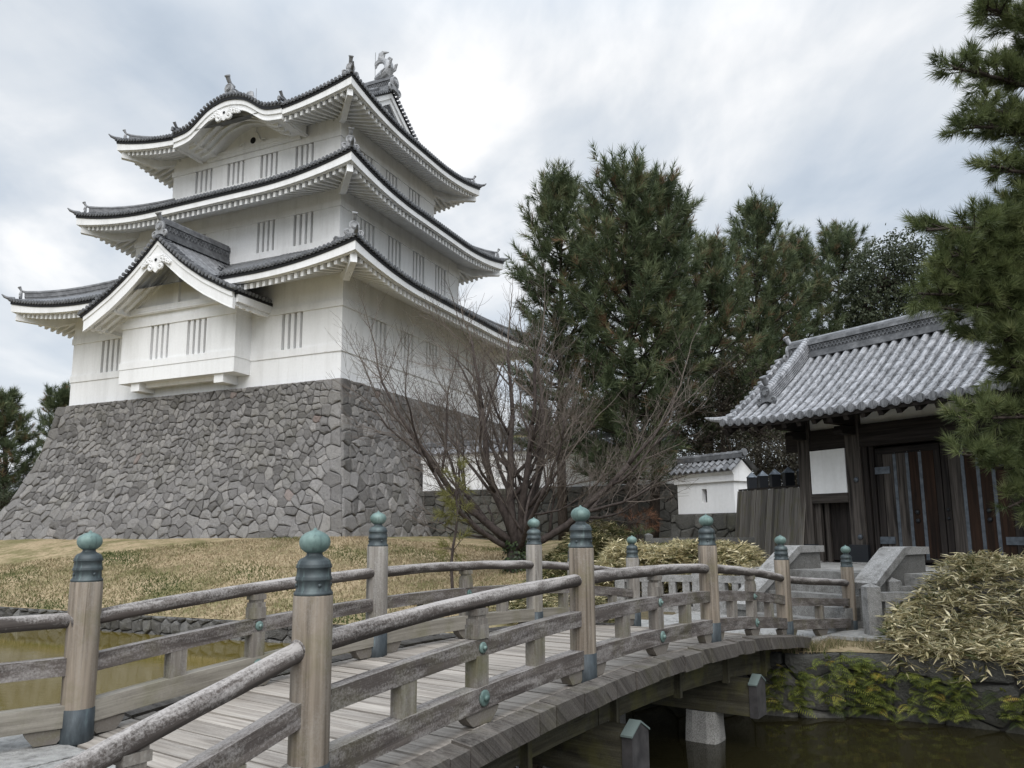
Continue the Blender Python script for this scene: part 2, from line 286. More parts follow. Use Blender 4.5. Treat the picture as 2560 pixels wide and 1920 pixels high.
class MB:
    def __init__(s): s.V = []; s.F = []; s.UV = []; s.T = []; s.M = []; s.mi = 0; s.tint = 0.5
    def add(s, verts, faces, uvs=None, tint=None):
        b = len(s.V); s.V.extend([tuple(map(float, v)) for v in verts])
        for i, f in enumerate(faces):
            s.F.append(tuple(b + j for j in f)); s.UV.append(uvs[i] if uvs else [(0, 0)] * len(f))
            s.T.append(s.tint if tint is None else tint); s.M.append(s.mi)
    def box8(s, P, uaxis=0, tint=None, off=None):
        """P: 8 corners ordered (x-,y-,z-),(x+,y-,z-),(x+,y+,z-),(x-,y+,z-), then z+."""
        P = [Vector(p) for p in P]
        d = [(P[1] - P[0]).length, (P[3] - P[0]).length, (P[4] - P[0]).length]
        c = [(0, 0, 0), (d[0], 0, 0), (d[0], d[1], 0), (0, d[1], 0), (0, 0, d[2]), (d[0], 0, d[2]), (d[0], d[1], d[2]), (0, d[1], d[2])]
        if off is None: off = (RNG.random() * 20, RNG.random() * 20)
        ot = [i for i in range(3) if i != uaxis]
        FS = [(0, 3, 2, 1), (4, 5, 6, 7), (0, 1, 5, 4), (1, 2, 6, 5), (2, 3, 7, 6), (3, 0, 4, 7)]
        uv = [[(c[j][uaxis] + off[0], c[j][ot[0]] + c[j][ot[1]] + off[1]) for j in f] for f in FS]
        s.add(P, FS, uv, tint)
    def box(s, c, size, axes=None, uaxis=None, tint=None):
        X, Y, Z = axes or (Vector((1, 0, 0)), Vector((0, 1, 0)), Vector((0, 0, 1)))
        X, Y, Z = Vector(X), Vector(Y), Vector(Z); c = Vector(c); hx, hy, hz = [x / 2 for x in size]
        if uaxis is None: uaxis = max(range(3), key=lambda i: size[i])
        P = [c + X * a * hx + Y * b * hy + Z * d * hz for d in (-1, 1) for a, b in ((-1, -1), (1, -1), (1, 1), (-1, 1))]
        s.box8(P, uaxis, tint)
    def rng(s, x0, x1, y0, y1, z0, z1, uaxis=None, tint=None):
        s.box(((x0 + x1) / 2, (y0 + y1) / 2, (z0 + z1) / 2), (abs(x1 - x0), abs(y1 - y0), abs(z1 - z0)), None, uaxis, tint)
    def beam(s, a, b, w, h, up=(0, 0, 1), tint=None):
        a, b = Vector(a), Vector(b); d = (b - a); L = d.length; d = d / L; u = Vector(up); y = u.cross(d)
        if y.length < 1e-6: y = Vector((1, 0, 0))
        y.normalize(); z = d.cross(y)
        s.box((a + b) / 2, (L, w, h), (d, y, z), 0, tint)
    def beam_path(s, pts, w, h, up=(0, 0, 1), tint=None, close=True):
        """swept rectangle: pts = centre line"""
        pts = [Vector(p) for p in pts]; rings = []; L = 0; Ls = []
        for i, p in enumerate(pts):
            d = (pts[min(i + 1, len(pts) - 1)] - pts[max(i - 1, 0)]).normalized(); y = Vector(up).cross(d)
            if y.length < 1e-6: y = Vector((1, 0, 0))
            y.normalize(); z = d.cross(y)
            if i: L += (p - pts[i - 1]).length
            Ls.append(L); rings.append([p - y * w / 2 - z * h / 2, p + y * w / 2 - z * h / 2, p + y * w / 2 + z * h / 2, p - y * w / 2 + z * h / 2])
        o = (RNG.random() * 20, RNG.random() * 20); per = [0, w, w + h, 2 * w + h, 2 * w + 2 * h]
        V = [v for r in rings for v in r]; F = []; U = []
        for i in range(len(pts) - 1):
            for k in range(4):
                k2 = (k + 1) % 4; F.append((i * 4 + k, i * 4 + k2, i * 4 + 4 + k2, i * 4 + 4 + k))
                U.append([(Ls[i] + o[0], per[k] + o[1]), (Ls[i] + o[0], per[k + 1] + o[1]), (Ls[i + 1] + o[0], per[k + 1] + o[1]), (Ls[i + 1] + o[0], per[k] + o[1])])
        n = len(pts)
        F += [(3, 2, 1, 0), ((n - 1) * 4, (n - 1) * 4 + 1, (n - 1) * 4 + 2, (n - 1) * 4 + 3)]
        U += [[(0, 0), (0, w), (h, w), (h, 0)]] * 2
        s.add(V, F, U, tint)
    def tube(s, pts, radii, seg=8, tint=None, cap=True, wob=0.0):
        pts = [Vector(p) for p in pts]
        if not hasattr(radii, '__len__'): radii = [radii] * len(pts)
        V = []; L = 0; Ls = []; pu = None
        for i, p in enumerate(pts):
            d = (pts[min(i + 1, len(pts) - 1)] - pts[max(i - 1, 0)]).normalized()
            if pu is None: pu = d.orthogonal().normalized()
            pu = (pu - d * pu.dot(d)).normalized(); w = d.cross(pu)
            if i: L += (p - pts[i - 1]).length
            Ls.append(L)
            for k in range(seg):
                a = 2 * PI * k / seg; r = radii[i] * (1 + (RNG.uniform(-wob, wob) if wob else 0))
                V.append(p + (pu * math.cos(a) + w * math.sin(a)) * r)
        F = []; U = []; o = (RNG.random() * 20, RNG.random() * 20)
        for i in range(len(pts) - 1):
            for k in range(seg):
                k2 = (k + 1) % seg; F.append((i * seg + k, i * seg + k2, (i + 1) * seg + k2, (i + 1) * seg + k))
                c0, c1 = k * 2 * PI / seg * radii[i], (k + 1) * 2 * PI / seg * radii[i]
                U.append([(Ls[i] + o[0], c0 + o[1]), (Ls[i] + o[0], c1 + o[1]), (Ls[i + 1] + o[0], c1 + o[1]), (Ls[i + 1] + o[0], c0 + o[1])])
        if cap:
            F.append(tuple(range(seg))[::-1]); F.append(tuple((len(pts) - 1) * seg + k for k in range(seg))); U += [[(0, 0)] * seg] * 2
        s.add(V, F, U, tint)
    def lathe(s, prof, c=(0, 0, 0), seg=24, tint=None):
        """prof: (r, z) list"""
        V = []; c = Vector(c); o = (RNG.random() * 20, RNG.random() * 20)
        for r, z in prof:
            for k in range(seg):
                a = 2 * PI * k / seg; V.append((c.x + r * math.cos(a), c.y + r * math.sin(a), c.z + z))
        F = []; U = []; R0 = max(r for r, z in prof)
        for i in range(len(prof) - 1):
            for k in range(seg):
                k2 = (k + 1) % seg; F.append((i * seg + k, i * seg + k2, (i + 1) * seg + k2, (i + 1) * seg + k))
                c0, c1 = k * 2 * PI / seg * R0, (k + 1) * 2 * PI / seg * R0
                U.append([(prof[i][1] + o[0], c0 + o[1]), (prof[i][1] + o[0], c1 + o[1]), (prof[i + 1][1] + o[0], c1 + o[1]), (prof[i + 1][1] + o[0], c0 + o[1])])
        F.append(tuple(range(seg))[::-1]); F.append(tuple((len(prof) - 1) * seg + k for k in range(seg))); U += [[(0, 0)] * seg] * 2
        s.add(V, F, U, tint)
    def sheet(s, grid, tint=None):
        """grid[i][j] of points"""
        n, m_ = len(grid), len(grid[0]); V = [p for r in grid for p in r]
        F = [(i * m_ + j, i * m_ + j + 1, (i + 1) * m_ + j + 1, (i + 1) * m_ + j) for i in range(n - 1) for j in range(m_ - 1)]
        s.add(V, F, None, tint)
    def prism(s, poly, base, ex, X, Z, tint=None):
        """extrude 2D polygon (x,z) in plane X,Z at base along ex vector"""
        base, ex, X, Z = Vector(base), Vector(ex), Vector(X), Vector(Z); n = len(poly)
        A = [base + X * p[0] + Z * p[1] for p in poly]; B = [a + ex for a in A]
        F = [tuple(range(n)), tuple(range(2 * n - 1, n - 1, -1))] + [(i, n + i, n + (i + 1) % n, (i + 1) % n) for i in range(n)]
        s.add(A + B, F, None, tint)
    def build(s, name, mats, parent=None, smooth=False, **k):
        me = bpy.data.meshes.new(name); me.from_pydata(s.V, [], s.F)
        uv = me.uv_layers.new(name='UVMap'); fl = np.array([c for f in s.UV for q in f for c in q], dtype=np.float32)
        uv.data.foreach_set('uv', fl)
        at = me.attributes.new('tint', 'FLOAT', 'FACE'); at.data.foreach_set('value', np.array(s.T, dtype=np.float32))
        if isinstance(mats, str): mats = [mats]
        for q in mats: me.materials.append(MATS[q])
        if len(mats) > 1: me.polygons.foreach_set('material_index', np.array(s.M, dtype=np.int32))
        if smooth: me.polygons.foreach_set('use_smooth', np.ones(len(s.F), dtype=bool))
        me.update(); o = bpy.data.objects.new(name, me); COL.objects.link(o)
        if parent is not None: o.parent = parent
        return tagobj(o, **k)

def soup(name, V, F, T, mat, parent=None, **k):
    """V (n,3), F (m,3|4) numpy, T (m,)"""
    me = bpy.data.meshes.new(name); V = np.ascontiguousarray(V, dtype=np.float32); F = np.ascontiguousarray(F, dtype=np.int32); q = F.shape[1]
    me.vertices.add(len(V)); me.vertices.foreach_set('co', V.ravel())
    me.loops.add(F.size); me.loops.foreach_set('vertex_index', F.ravel())
    me.polygons.add(len(F)); me.polygons.foreach_set('loop_start', np.arange(0, F.size, q, dtype=np.int32))
    at = me.attributes.new('tint', 'FLOAT', 'FACE'); at.data.foreach_set('value', np.ascontiguousarray(T, dtype=np.float32))
    me.materials.append(MATS[mat]); me.update(calc_edges=True); me.validate()
    o = bpy.data.objects.new(name, me); COL.objects.link(o)
    if parent is not None: o.parent = parent
    return tagobj(o, **k)
def unit(a): return a / np.maximum(np.linalg.norm(a, axis=-1, keepdims=True), 1e-9)
def perp(d, rng=NR):
    r = rng.normal(size=d.shape); r -= (r * d).sum(-1, keepdims=True) * d; return unit(r)
def ray(px, py):
    X = px - 1280.; Y = py - CY_PX; X, Y = _cr * X + _sr * Y, -_sr * X + _cr * Y
    c, s_ = math.cos(PITCH), math.sin(PITCH); u, v = X / F_PX, -Y / F_PX
    return np.array([u, c - v * s_, s_ + v * c])
def at_y(px, py, y):
    """a survey sighting: the point at forward distance y on the line of sight (px,py)"""
    r = ray(px, py); t = y / r[1]; return np.array([0, 0, CAM_Z]) + t * r

# ------------------------------------------------------------------ castle tower
TH = rad(23.843); CCX, CCY = 36 * math.tan(rad(-12.652)), 36.0
CW, CD = 18.668, 17.559
castle = empty('castle_tower', (CCX, CCY, 0), -TH, label='white three storey castle tower with grey tiled curved roofs on the tall stone base', cat='castle tower')
def K(u, v, z): return (-u, v, z)
def side_pt(rect, k, s, o, z):
    u0, u1, v0, v1 = rect
    if k == 'F': return K(s, v0 - o, z)
    if k == 'B': return K(s, v1 + o, z)
    if k == 'R': return K(u0 - o, s, z)
    return K(u1 + o, s, z)
def side_rng(rect, k): return (rect[0], rect[1]) if k in 'FB' else (rect[2], rect[3])

def windows_wall(mb, rect, k, zb, zw0, zw1, zt, holes, parent, depth=0.26, s_rng=None):
    s0, s1 = s_rng or side_rng(rect, k)
    P = lambda s, o, z: side_pt(rect, k, s, o, z)
    def quad(a, b, z0, z1, o=0): mb.add([P(a, o, z0), P(b, o, z0), P(b, o, z1), P(a, o, z1)], [(0, 1, 2, 3)])
    quad(s0, s1, zb, zw0); quad(s0, s1, zw1, zt); x = s0
    for a, b in sorted(holes):
        quad(x, a, zw0, zw1); x = b
        for q in (a, b): mb.add([P(q, 0, zw0), P(q, -depth, zw0), P(q, -depth, zw1), P(q, 0, zw1)], [(0, 1, 2, 3)])
        for z in (zw0, zw1): mb.add([P(a, 0, z), P(b, 0, z), P(b, -depth, z), P(a, -depth, z)], [(0, 1, 2, 3)])
        w = MB(); w.add([P(a, -depth, zw0), P(b, -depth, zw0), P(b, -depth, zw1), P(a, -depth, zw1)], [(0, 1, 2, 3)])
        wo = w.build('window', 'shaded_plaster', parent)
        br = MB(); n = 3; step = (b - a) / 7.0
        for i in range(n):
            c = a + step * (1.5 + 2 * i); h = step * .56
            br.box8([P(c - h, -.23, zw0), P(c + h, -.23, zw0), P(c + h, -.02, zw0), P(c - h, -.02, zw0), P(c - h, -.23, zw1), P(c + h, -.23, zw1), P(c + h, -.02, zw1), P(c - h, -.02, zw1)], 2)
        br.build('window_bars', 'plaster', wo)
    quad(x, s1, zw0, zw1)
def band(mb, rect, z0, z1, o, sides='FRBL'):
    u0, u1, v0, v1 = rect
    for k in sides:
        s0, s1 = side_rng(rect, k); P = lambda s, oo, z: side_pt(rect, k, s, oo, z)
        ex = o if k in 'FB' else o - .0015
        e2 = o if k in 'FB' else -.0005
        mb.box8([P(s0 - e2, -.02, z0), P(s1 + e2, -.02, z0), P(s1 + e2, o, z0), P(s0 - e2, o, z0), P(s0 - e2, -.02, z1), P(s1 + e2, -.02, z1), P(s1 + e2, o, z1), P(s0 - e2, o, z1)], 0)

R1 = (0, CW, 0, CD)
R2 = (1.886, CW - 1.886, 2.131, CD - 2.131)
R3 = (3.044, CW - 3.044, 3.543, CD - 3.543)
W1R = [(2.45, 3.84), (5.25, 6.53), (7.97, 9.22), (10.7, 12.01), (13.5, 14.85)]
W2F = [(3.63, 4.93), (6.22, 7.44), (11.24, 12.46), (13.74, 15.04)]
W2R = [(3.95, 5.33), (6.74, 8.10), (9.46, 10.84), (12.23, 13.6)]
W3F = [(4.88, 6.18), (7.45, 8.72), (9.95, 11.24), (12.44, 13.79)]
W3R = [(5.41, 6.67), (8.1, 9.4), (10.8, 12.12)]
E_OUT = 2.35
TIERS = [(R1, 8.3, 10.50, 12.34, 14.9, [(2.34, 3.62), (14.95, 16.34)], W1R, 14.05, .75, 4.45, 'lower'),
         (R2, 15.4, 16.79, 18.57, 20.5, W2F, W2R, 19.63, .78, 3.75, 'middle'),
         (R3, 20.6, 22.02, 23.46, 25.4, W3F, W3R, 24.66, .85, 2.62, 'top')]
for (R, zb, zw0, zw1, zt, hF, hR, ze, lift, run, nm) in TIERS:
    mb = MB()
    wl_ = bpy.data.objects.new('storey_wall', None)
    st = MB()
    windows_wall(st, R, 'F', zb, zw0, zw1, zt, hF, castle)
    windows_wall(st, R, 'R', zb, zw0, zw1, zt, hR, castle)
    windows_wall(st, R, 'L', zb, zw0, zw1, zt, hR, castle)
    windows_wall(st, R, 'B', zb, zw0, zw1, zt, hF, castle)
    band(st, R, zw0 - .37, zw0, .055); band(st, R, zw1, zw1 + .33, .07)
    st.build('storey_wall', 'plaster', castle)

def eave_z(ze, lift, d): return ze + lift * max(0., 1 - d / 6.2) ** 2
def slope_z(x): return .47 * x + .0165 * x * x
SP = 0.236
def roof(R, ze, lift, run, skipF=None, topF=None, name='roof'):
    """R wall rectangle; run = horizontal distance eave->upper wall; skipF = span of the front eave left out"""
    e = E_OUT; parent = castle
    tl = MB(); tl.tint = .5; surf = MB(); bl = MB(); fa = MB(); ra = MB()
    for k in 'FRBL':
        s0, s1 = side_rng(R, k); a, b = s0 - e, s1 + e
        P = lambda s, o, z: side_pt(R, k, s, o, z)
        dd = lambda s: max(0., min(s - a, b - s))
        def zz(s, x):   # roof surface at distance x from the eave
            t = min(1, x / max(run, 2.6)); return eave_z(ze, lift, dd(s)) * 1 + slope_z(x) - lift * max(0., 1 - dd(s) / 6.2) ** 2 * (1 - (1 - t) ** 1.4)
        full = topF if (k in 'FB' and topF) else run
        def xmax(s):
            if topF and k in 'FB':
                return topF if (s > a + 3.0 and s < b - 3.0) else min(dd(s), run)
            return min(dd(s), run)
        # smooth under-surface of the tiling
        ns = 90; nt = 8
        xs = [a + (b - a) * i / ns for i in range(ns + 1)]
        if topF and k in 'FB': xs = sorted(xs + [a + 2.999, a + 3.001, b - 3.001, b - 2.999])
        surf.sheet([[P(s, e - xmax(s) * j / nt, zz(s, xmax(s) * j / nt) - .10) for j in range(nt + 1)] for s in xs])
        # tile rows
        n = int((b - a) / SP); off = ((b - a) - n * SP) / 2
        for i in range(n + 1):
            s = a + off + i * SP
            if k == 'F' and skipF and skipF[0] < s < skipF[1]: continue
            L = xmax(s)
            if L < .12: L = .12
            m_ = max(2, int(L / .7) + 1)
            pts = [P(s, e + .06 - (L + .06) * j / m_, zz(s, L * j / m_) - .085) for j in range(m_ + 1)]
            tl.tube(pts, .082, 7, tint=.55 * RNG.random())
            # round end tile with raised rim
            z = zz(s, 0) - .085
            tl.tube([P(s, e + .03, z), P(s, e + .085, z)], .098, 10, tint=.75 + .25 * RNG.random())
            tl.tube([P(s, e + .08, z), P(s, e + .095, z)], .060, 8, tint=.15)
            # pan tile lip between the rounds
            s2 = s + SP / 2; z2 = zz(s2, 0)
            if s2 < b: tl.box8([P(s + .06, e - .3, z2 - .20), P(s + SP - .06, e - .3, z2 - .20), P(s + SP - .06, e + .05, z2 - .21), P(s + .06, e + .05, z2 - .21),
                                P(s + .06, e - .3, z2 - .13), P(s + SP - .06, e - .3, z2 - .13), P(s + SP - .06, e + .05, z2 - .15), P(s + .06, e + .05, z2 - .15)], 0, tint=0)
        # boards along the eave
        def strip(mb, o0, o1, d0, d1, flare=0.0):
            N = 60; seg = [(a, b)]
            if k == 'F' and skipF: seg = [(a, skipF[0]), (skipF[1], b)]
            for (x0, x1) in seg:
                V = []
                for i in range(N + 1):
                    s = x0 + (x1 - x0) * i / N
                    # mitre at the corners
                    so_ = min(max(s, a + (e - o1)), b - (e - o1)); si = min(max(s, a + (e - o0)), b - (e - o0)); z = eave_z(ze, lift, dd(s))
                    th = 1 + flare * max(0., 1 - dd(s) / 6.2) ** 2
                    V.append([P(so_, o1, z - d0), P(so_, o1, z - d1 * th), P(si, o0, z - d1 * th), P(si, o0, z - d0)])
                F = []
                for i in range(N):
                    for q in range(4): F.append((i * 4 + q, i * 4 + (q + 1) % 4, i * 4 + 4 + (q + 1) % 4, i * 4 + 4 + q))
                F += [(0, 1, 2, 3), (N * 4, N * 4 + 1, N * 4 + 2, N * 4 + 3)]
                mb.add([v for r in V for v in r], F)
        strip(bl, e - .4, e - .01, .165, .345)
        strip(fa, e - .16, e - .05, .347, .63, .22)
        strip(fa, e - .24, e - .165, .50, .66, .22)
        # rafters and the boarding above them
        pit = .42
        n = int((s1 - s0 + 2 * e) / .372); off = ((b - a) - n * .372) / 2
        for i in range(n + 1):
            s = a + off + i * .372
            if dd(s) < .75: continue
            if k == 'F' and skipF and skipF[0] - .1 < s < skipF[1] + .1: continue
            L = min(2.08, max(.2, dd(s) - .27)); z = eave_z(ze, lift, dd(s)); o0 = 2.08; o1 = 2.08 - L
            zin = lambda o: (eave_z(ze, lift, dd(s)) - .68) * (o / 2.06) + (ze - .68) * (1 - o / 2.06) + pit * (2.06 - o)
            h = .078
            ra.box8([P(s - h, o1, zin(o1) - .27), P(s + h, o1, zin(o1) - .27), P(s + h, o0, zin(o0) - .27), P(s - h, o0, zin(o0) - .27),
                     P(s - h, o1, zin(o1)), P(s + h, o1, zin(o1)), P(s + h, o0, zin(o0)), P(s - h, o0, zin(o0))], 1)
        spans = [(a + .2, b - .2)]
        if k == 'F' and skipF: spans = [(a + .2, skipF[0]), (skipF[1], b - .2)]
        for (xa, xb) in spans:
          rows = []
          for s in [xa + (xb - xa) * i / 60 for i in range(61)]:
            zi = lambda o, s=s: (eave_z(ze, lift, dd(s)) - .68) * (o / 2.06) + (ze - .68) * (1 - o / 2.06) + pit * (2.06 - o) + .012
            rows.append([P(s, min(2.1, o), zi(min(o, 2.06))) for o in (2.1, max(2.1 - min(2.12, dd(s) + .02), -.02))])
          ra.sheet(rows)
    ro = surf.build('roof', 'castle_tile', parent, True)
    tl.build('roof_tiles', 'castle_tile', ro); bl.build('eave_board', 'eave_black', ro); fa.build('fascia', 'plaster', ro); ra.build('rafters', 'plaster', ro)
    # corner rafters, hip ridges and their end ornaments
    for (cu, cv, du, dv, kk) in ((R[0], R[2], -1, -1, 0), (R[1], R[2], 1, -1, 1), (R[0], R[3], -1, 1, 2), (R[1], R[3], 1, 1, 3)):
        G = lambda o, z: Vector(K(cu + du * o, cv + dv * o, z))
        hb = MB(); z0 = ze + lift
        dirv = (G(1, 0) - G(0, 0)).normalized(); yv = Vector((0, 0, 1)).cross(dirv)
        pts = [G(-.1, ze - .98 + .42 * 2.06), G(.7, ze - .52), G(1.45, z0 - 1.14), G(2.08, z0 - 1.03)]
        hb.beam_path(pts, .30, .50)
        hb.build('corner_rafter', 'plaster', ro)
        mbr = MB(); mbr.tint = .45
        def hz_(o):   # height on the hip, o outward from the wall corner
            x = E_OUT - o; t = min(1, x / max(run, 2.6)); d = x
            return eave_z(ze, lift, d) + slope_z(x) - lift * max(0., 1 - d / 6.2) ** 2 * (1 - (1 - t) ** 1.4)
        oo = [1.86 - (1.86 + (run - E_OUT)) * j / 8 for j in range(9)]
        pts = [G(o, hz_(o) + .13) for o in oo]
        mbr.beam_path(pts, .24, .42)
        for sg in (-.12, .12):   # projecting courses of the ridge
            for dz in (-.05, .20):
                mbr.beam_path([p + yv * sg + Vector((0, 0, dz)) for p in pts], .05, .05, tint=.7)
        mbr.tube([p + Vector((0, 0, .25)) for p in pts], .085, 8, tint=.75)
        mbr.build('hip_ridge', 'castle_tile', ro)
        if kk < 3 or True:
            ornament(G(1.97, hz_(1.9) + (.26 if kk == 0 else .14)), dirv, .86 if kk == 0 else .60, ro)
        # upturned corner tile
        ct = MB(); ct.tube([G(2.2, z0 - .02), G(2.42, z0 - .02), G(2.56, z0 + .05), G(2.66, z0 + .18)], [.10, .095, .075, .03], 8, tint=.5); ct.build('corner_tile', 'castle_tile', ro)
    return ro

def ornament(base, fwd, sc, parent, tail=True, matname='ornament_tile'):
    """demon-tile ridge end: scrolled shield with a round boss, and the bird-perch tile rising over it"""
    base = Vector(base); f = Vector((fwd[0], fwd[1], 0)).normalized(); x = Vector((0, 0, 1)).cross(f); z = Vector((0, 0, 1)); mb = MB()
    poly = [(-.30, -.30), (-.24, -.02), (-.27, .18), (-.20, .38), (-.08, .47), (.08, .47), (.20, .38), (.27, .18), (.24, -.02), (.30, -.30), (.10, -.22), (-.10, -.22)]
    mb.prism([(a * sc, b * sc) for a, b in poly], base, f * .14 * sc, x, z, .5)
    c = base + z * .17 * sc
    mb.tube([c + f * .12 * sc, c + f * .20 * sc], .155 * sc, 14, .35); mb.tube([c + f * .19 * sc, c + f * .24 * sc], .11 * sc, 12, .8)
    ar = [base + f * .12 * sc + x * (math.cos(t) * .24 * sc) + z * ((.17 + math.sin(t) * .27) * sc) for t in [PI * 1.15 - PI * 1.3 * i / 12 for i in range(13)]]
    mb.tube(ar, .045 * sc, 6, .75)
    for sg in (-1, 1):   # side scrolls
        pts = []
        for i in range(15):
            t = i / 14; r = .17 * (1 - .72 * t); a = -PI * .55 + t * 3.2 * PI * .9
            pts.append(base + f * .09 * sc + x * sg * (.33 + math.cos(a) * r) * sc + z * (-.17 + math.sin(a) * r) * sc)
        mb.tube(pts, [.062 * sc * (1 - .4 * i / 14) for i in range(15)], 6, .65)
    if tail:
        p = base + z * .44 * sc
        tp = [p - f * .25 * sc, p + f * .02 * sc + z * .06 * sc, p + f * .13 * sc + z * .20 * sc, p + f * .24 * sc + z * .40 * sc]
        mb.tube(tp, [.12 * sc, .11 * sc, .115 * sc, .13 * sc], 9, .2)
        d = (tp[3] - tp[2]).normalized(); mb.tube([tp[3] - d * .02 * sc, tp[3] + d * .05 * sc], .16 * sc, 12, .8)
    return mb.build('ridge_ornament', matname, parent, False)

roofs = []
for (R, zb, zw0, zw1, zt, hF, hR, ze, lift, run, nm) in TIERS:
    skip = {'lower': (5.6, 13.4), 'middle': None, 'top': (5.35, 13.1)}[nm]
    roofs.append(roof(R, ze, lift, run, skip, 7.58 if nm == 'top' else None))

# --- top ridge, gable ends
def ridge_box(mb, a, b, w, h, lattice=True):
    """tiled ridge from a to b (centre of the foot): courses, lattice band, round cap"""
    a, b = Vector(a), Vector(b); d = (b - a).normalized(); y = Vector((0, 0, 1)).cross(d).normalized(); z = Vector((0, 0, 1)); L = (b - a).length
    up = lambda t: z * t
    mb.beam(a + up(h * .09), b + up(h * .09), w * 1.25, h * .18, tint=.55); mb.beam(a + up(h * .27), b + up(h * .27), w * 1.05, h * .16, tint=.35)
    mb.beam(a + up(h * .55), b + up(h * .55), w * .80, h * .40, tint=.02); mb.beam(a + up(h * .81), b + up(h * .81), w * 1.1, h * .10, tint=.7); mb.beam(a + up(h * .93), b + up(h * .93), w * 1.0, h * .12, tint=.5)
    mb.tube([a + up(h * 1.03), b + up(h * 1.03)], w * .33, 10, .75)
    if lattice:
        r = h * .11; n = int(L / (r * 2))
        for row in range(2):
            for i in range(n):
                for sg in (-1, 1):
                    c = a + d * (r * (2 * i + 1 + row)) + up(h * (.40 + row * .17)) + y * sg * (w * .40 + .015)
                    if row and i == n - 1: continue
                    pts = [c + d * (r * math.cos(t)) + up(r * 1.25 * math.sin(t)) for t in [PI * q / 5 for q in range(6)]]
                    mb.tube(pts, h * .027, 4, .75, False)
top = roofs[2]
VM = CD / 2; ZR = 24.66 + slope_z(7.58) + .02
UL, UR_ = CW - 3.2, 3.2
mb = MB(); ridge_box(mb, K(UR_ - .15, VM, ZR - .12), K(UL + .15, VM, ZR - .12), .46, .86); mb.build('main_ridge', 'castle_tile', top)
for (ug, sg) in ((3.2, -1), (CW - 3.2, 1)):
    # gable wall, barge boards, verge tiles
    gz = lambda v: 24.66 + slope_z(min(v - (R3[2] - E_OUT), (R3[3] + E_OUT) - v)) - .10
    vs = [VM - 5.3 + 10.6 * i / 24 for i in range(25)]
    g = MB(); ui = ug - sg * .55
    g.sheet([[K(ui, v, 25.4), K(ui, v, max(25.41, gz(v) - .15))] for v in vs]); gw = g.build('gable_wall', 'plaster', top)
    bb = MB()
    for (o0, o1, d0, d1) in ((.02, -.10, .16, .50), (-.08, -.20, .46, .86), (-.30, -.36, 1.15, 1.32)):
        V = []
        for v in vs:
            z = gz(v)
            V.append([K(ug + sg * o0, v, z - d0), K(ug + sg * o0, v, z - d1), K(ug + sg * o1, v, z - d1), K(ug + sg * o1, v, z - d0)])
        F = []
        for i in range(len(vs) - 1):
            for q in range(4): F.append((i * 4 + q, i * 4 + (q + 1) % 4, i * 4 + 4 + (q + 1) % 4, i * 4 + 4 + q))
        bb.add([p for r in V for p in r], F)
    bb.build('bargeboard', 'plaster', top)
    vt = MB(); bk = MB(); V = []
    for v in vs:
        z = gz(v); V.append([K(ug + sg * .06, v, z + .02), K(ug + sg * .06, v, z - .16), K(ug - sg * .3, v, z - .16), K(ug - sg * .3, v, z + .02)])
    bk.add([p for r in V for p in r], [(i * 4 + q, i * 4 + (q + 1) % 4, i * 4 + 4 + (q + 1) % 4, i * 4 + 4 + q) for i in range(len(vs) - 1) for q in range(4)])
    bk.build('verge_board', 'eave_black', top)
    v = VM - 5.0
    while v < VM + 5.05:
        z = gz(v) + .08
        vt.tube([K(ug + sg * .16, v, z), K(ug - sg * .55, v, z + .02)], .088, 8, tint=RNG.random()); vt.tube([K(ug + sg * .13, v, z), K(ug + sg * .19, v, z)], .105, 10, tint=RNG.random())
        sl = math.atan(.47 + .033 * (7.58 - abs(v - VM))); v += .262 * math.cos(sl)
    vt.build('verge_tiles', 'castle_tile', top)
    dr = MB()
    for dv in (-1, 1):   # descending ridges beside the gable
        pts = [K(ug - sg * .85, VM + dv * (.25 + 4.4 * j / 7), gz(VM + dv * (.25 + 4.4 * j / 7)) + .22) for j in range(8)]
        dr.beam_path(pts, .26, .34, tint=.45); dr.tube([Vector(p) + Vector((0, 0, .2)) for p in pts], .09, 8, tint=.7)
        ornament(Vector(pts[-1]) + Vector((0, dv * .05, -.02)), (0, dv, 0), .6, top)
    dr.build('descending_ridge', 'castle_tile', top)
    ornament(K(ug + sg * .12, VM, ZR + .12), (-sg, 0, 0), 1.35, top, False)
    # dolphin-fish roof ornament
    fm_ = MB(); fb = Vector(K(ug - sg * .50, VM, ZR + .83)); dx = Vector((-sg, 0, 0)); zz_ = Vector((0, 0, 1)); dy = Vector((0, 1, 0))
    Q = lambda a, b, c=0: fb + dx * a + zz_ * b + dy * c
    sp = [Q(-.72, .12), Q(-.50, .17), Q(-.15, .22), Q(.16, .34), Q(.30, .60), Q(.26, .88), Q(.10, 1.10), Q(-.10, 1.24), Q(-.26, 1.30)]
    fm_.tube(sp, [.13, .25, .34, .37, .34, .29, .23, .18, .12], 12, .95)
    fm_.tube([Q(-.74, .02), Q(-.5, -.02), Q(-.2, .02)], [.06, .13, .17], 8, .5)
    def fin(pts, th, tint):
        c = sum((Vector(p) for p in pts), Vector()) / len(pts); n = len(pts)
        fm_.add([p + dy * th for p in pts] + [p - dy * th for p in pts], [tuple(range(n)), tuple(range(2 * n - 1, n - 1, -1))] + [(i, (i + 1) % n, n + (i + 1) % n, n + i) for i in range(n)], None, tint)
    for i in range(5):   # upper tail rays
        a = i / 4; x0 = -.30 + a * .12
        fm_.tube([Q(-.22, 1.26), Q(x0 - .10 + a * .06, 1.52 + .05 * a), Q(x0 - .06 + a * .16, 1.80 + .04 * a), Q(x0 + .10 + a * .34, 1.98 - .22 * a)], [.15, .15, .12, .03], 6, .8 + .05 * i)
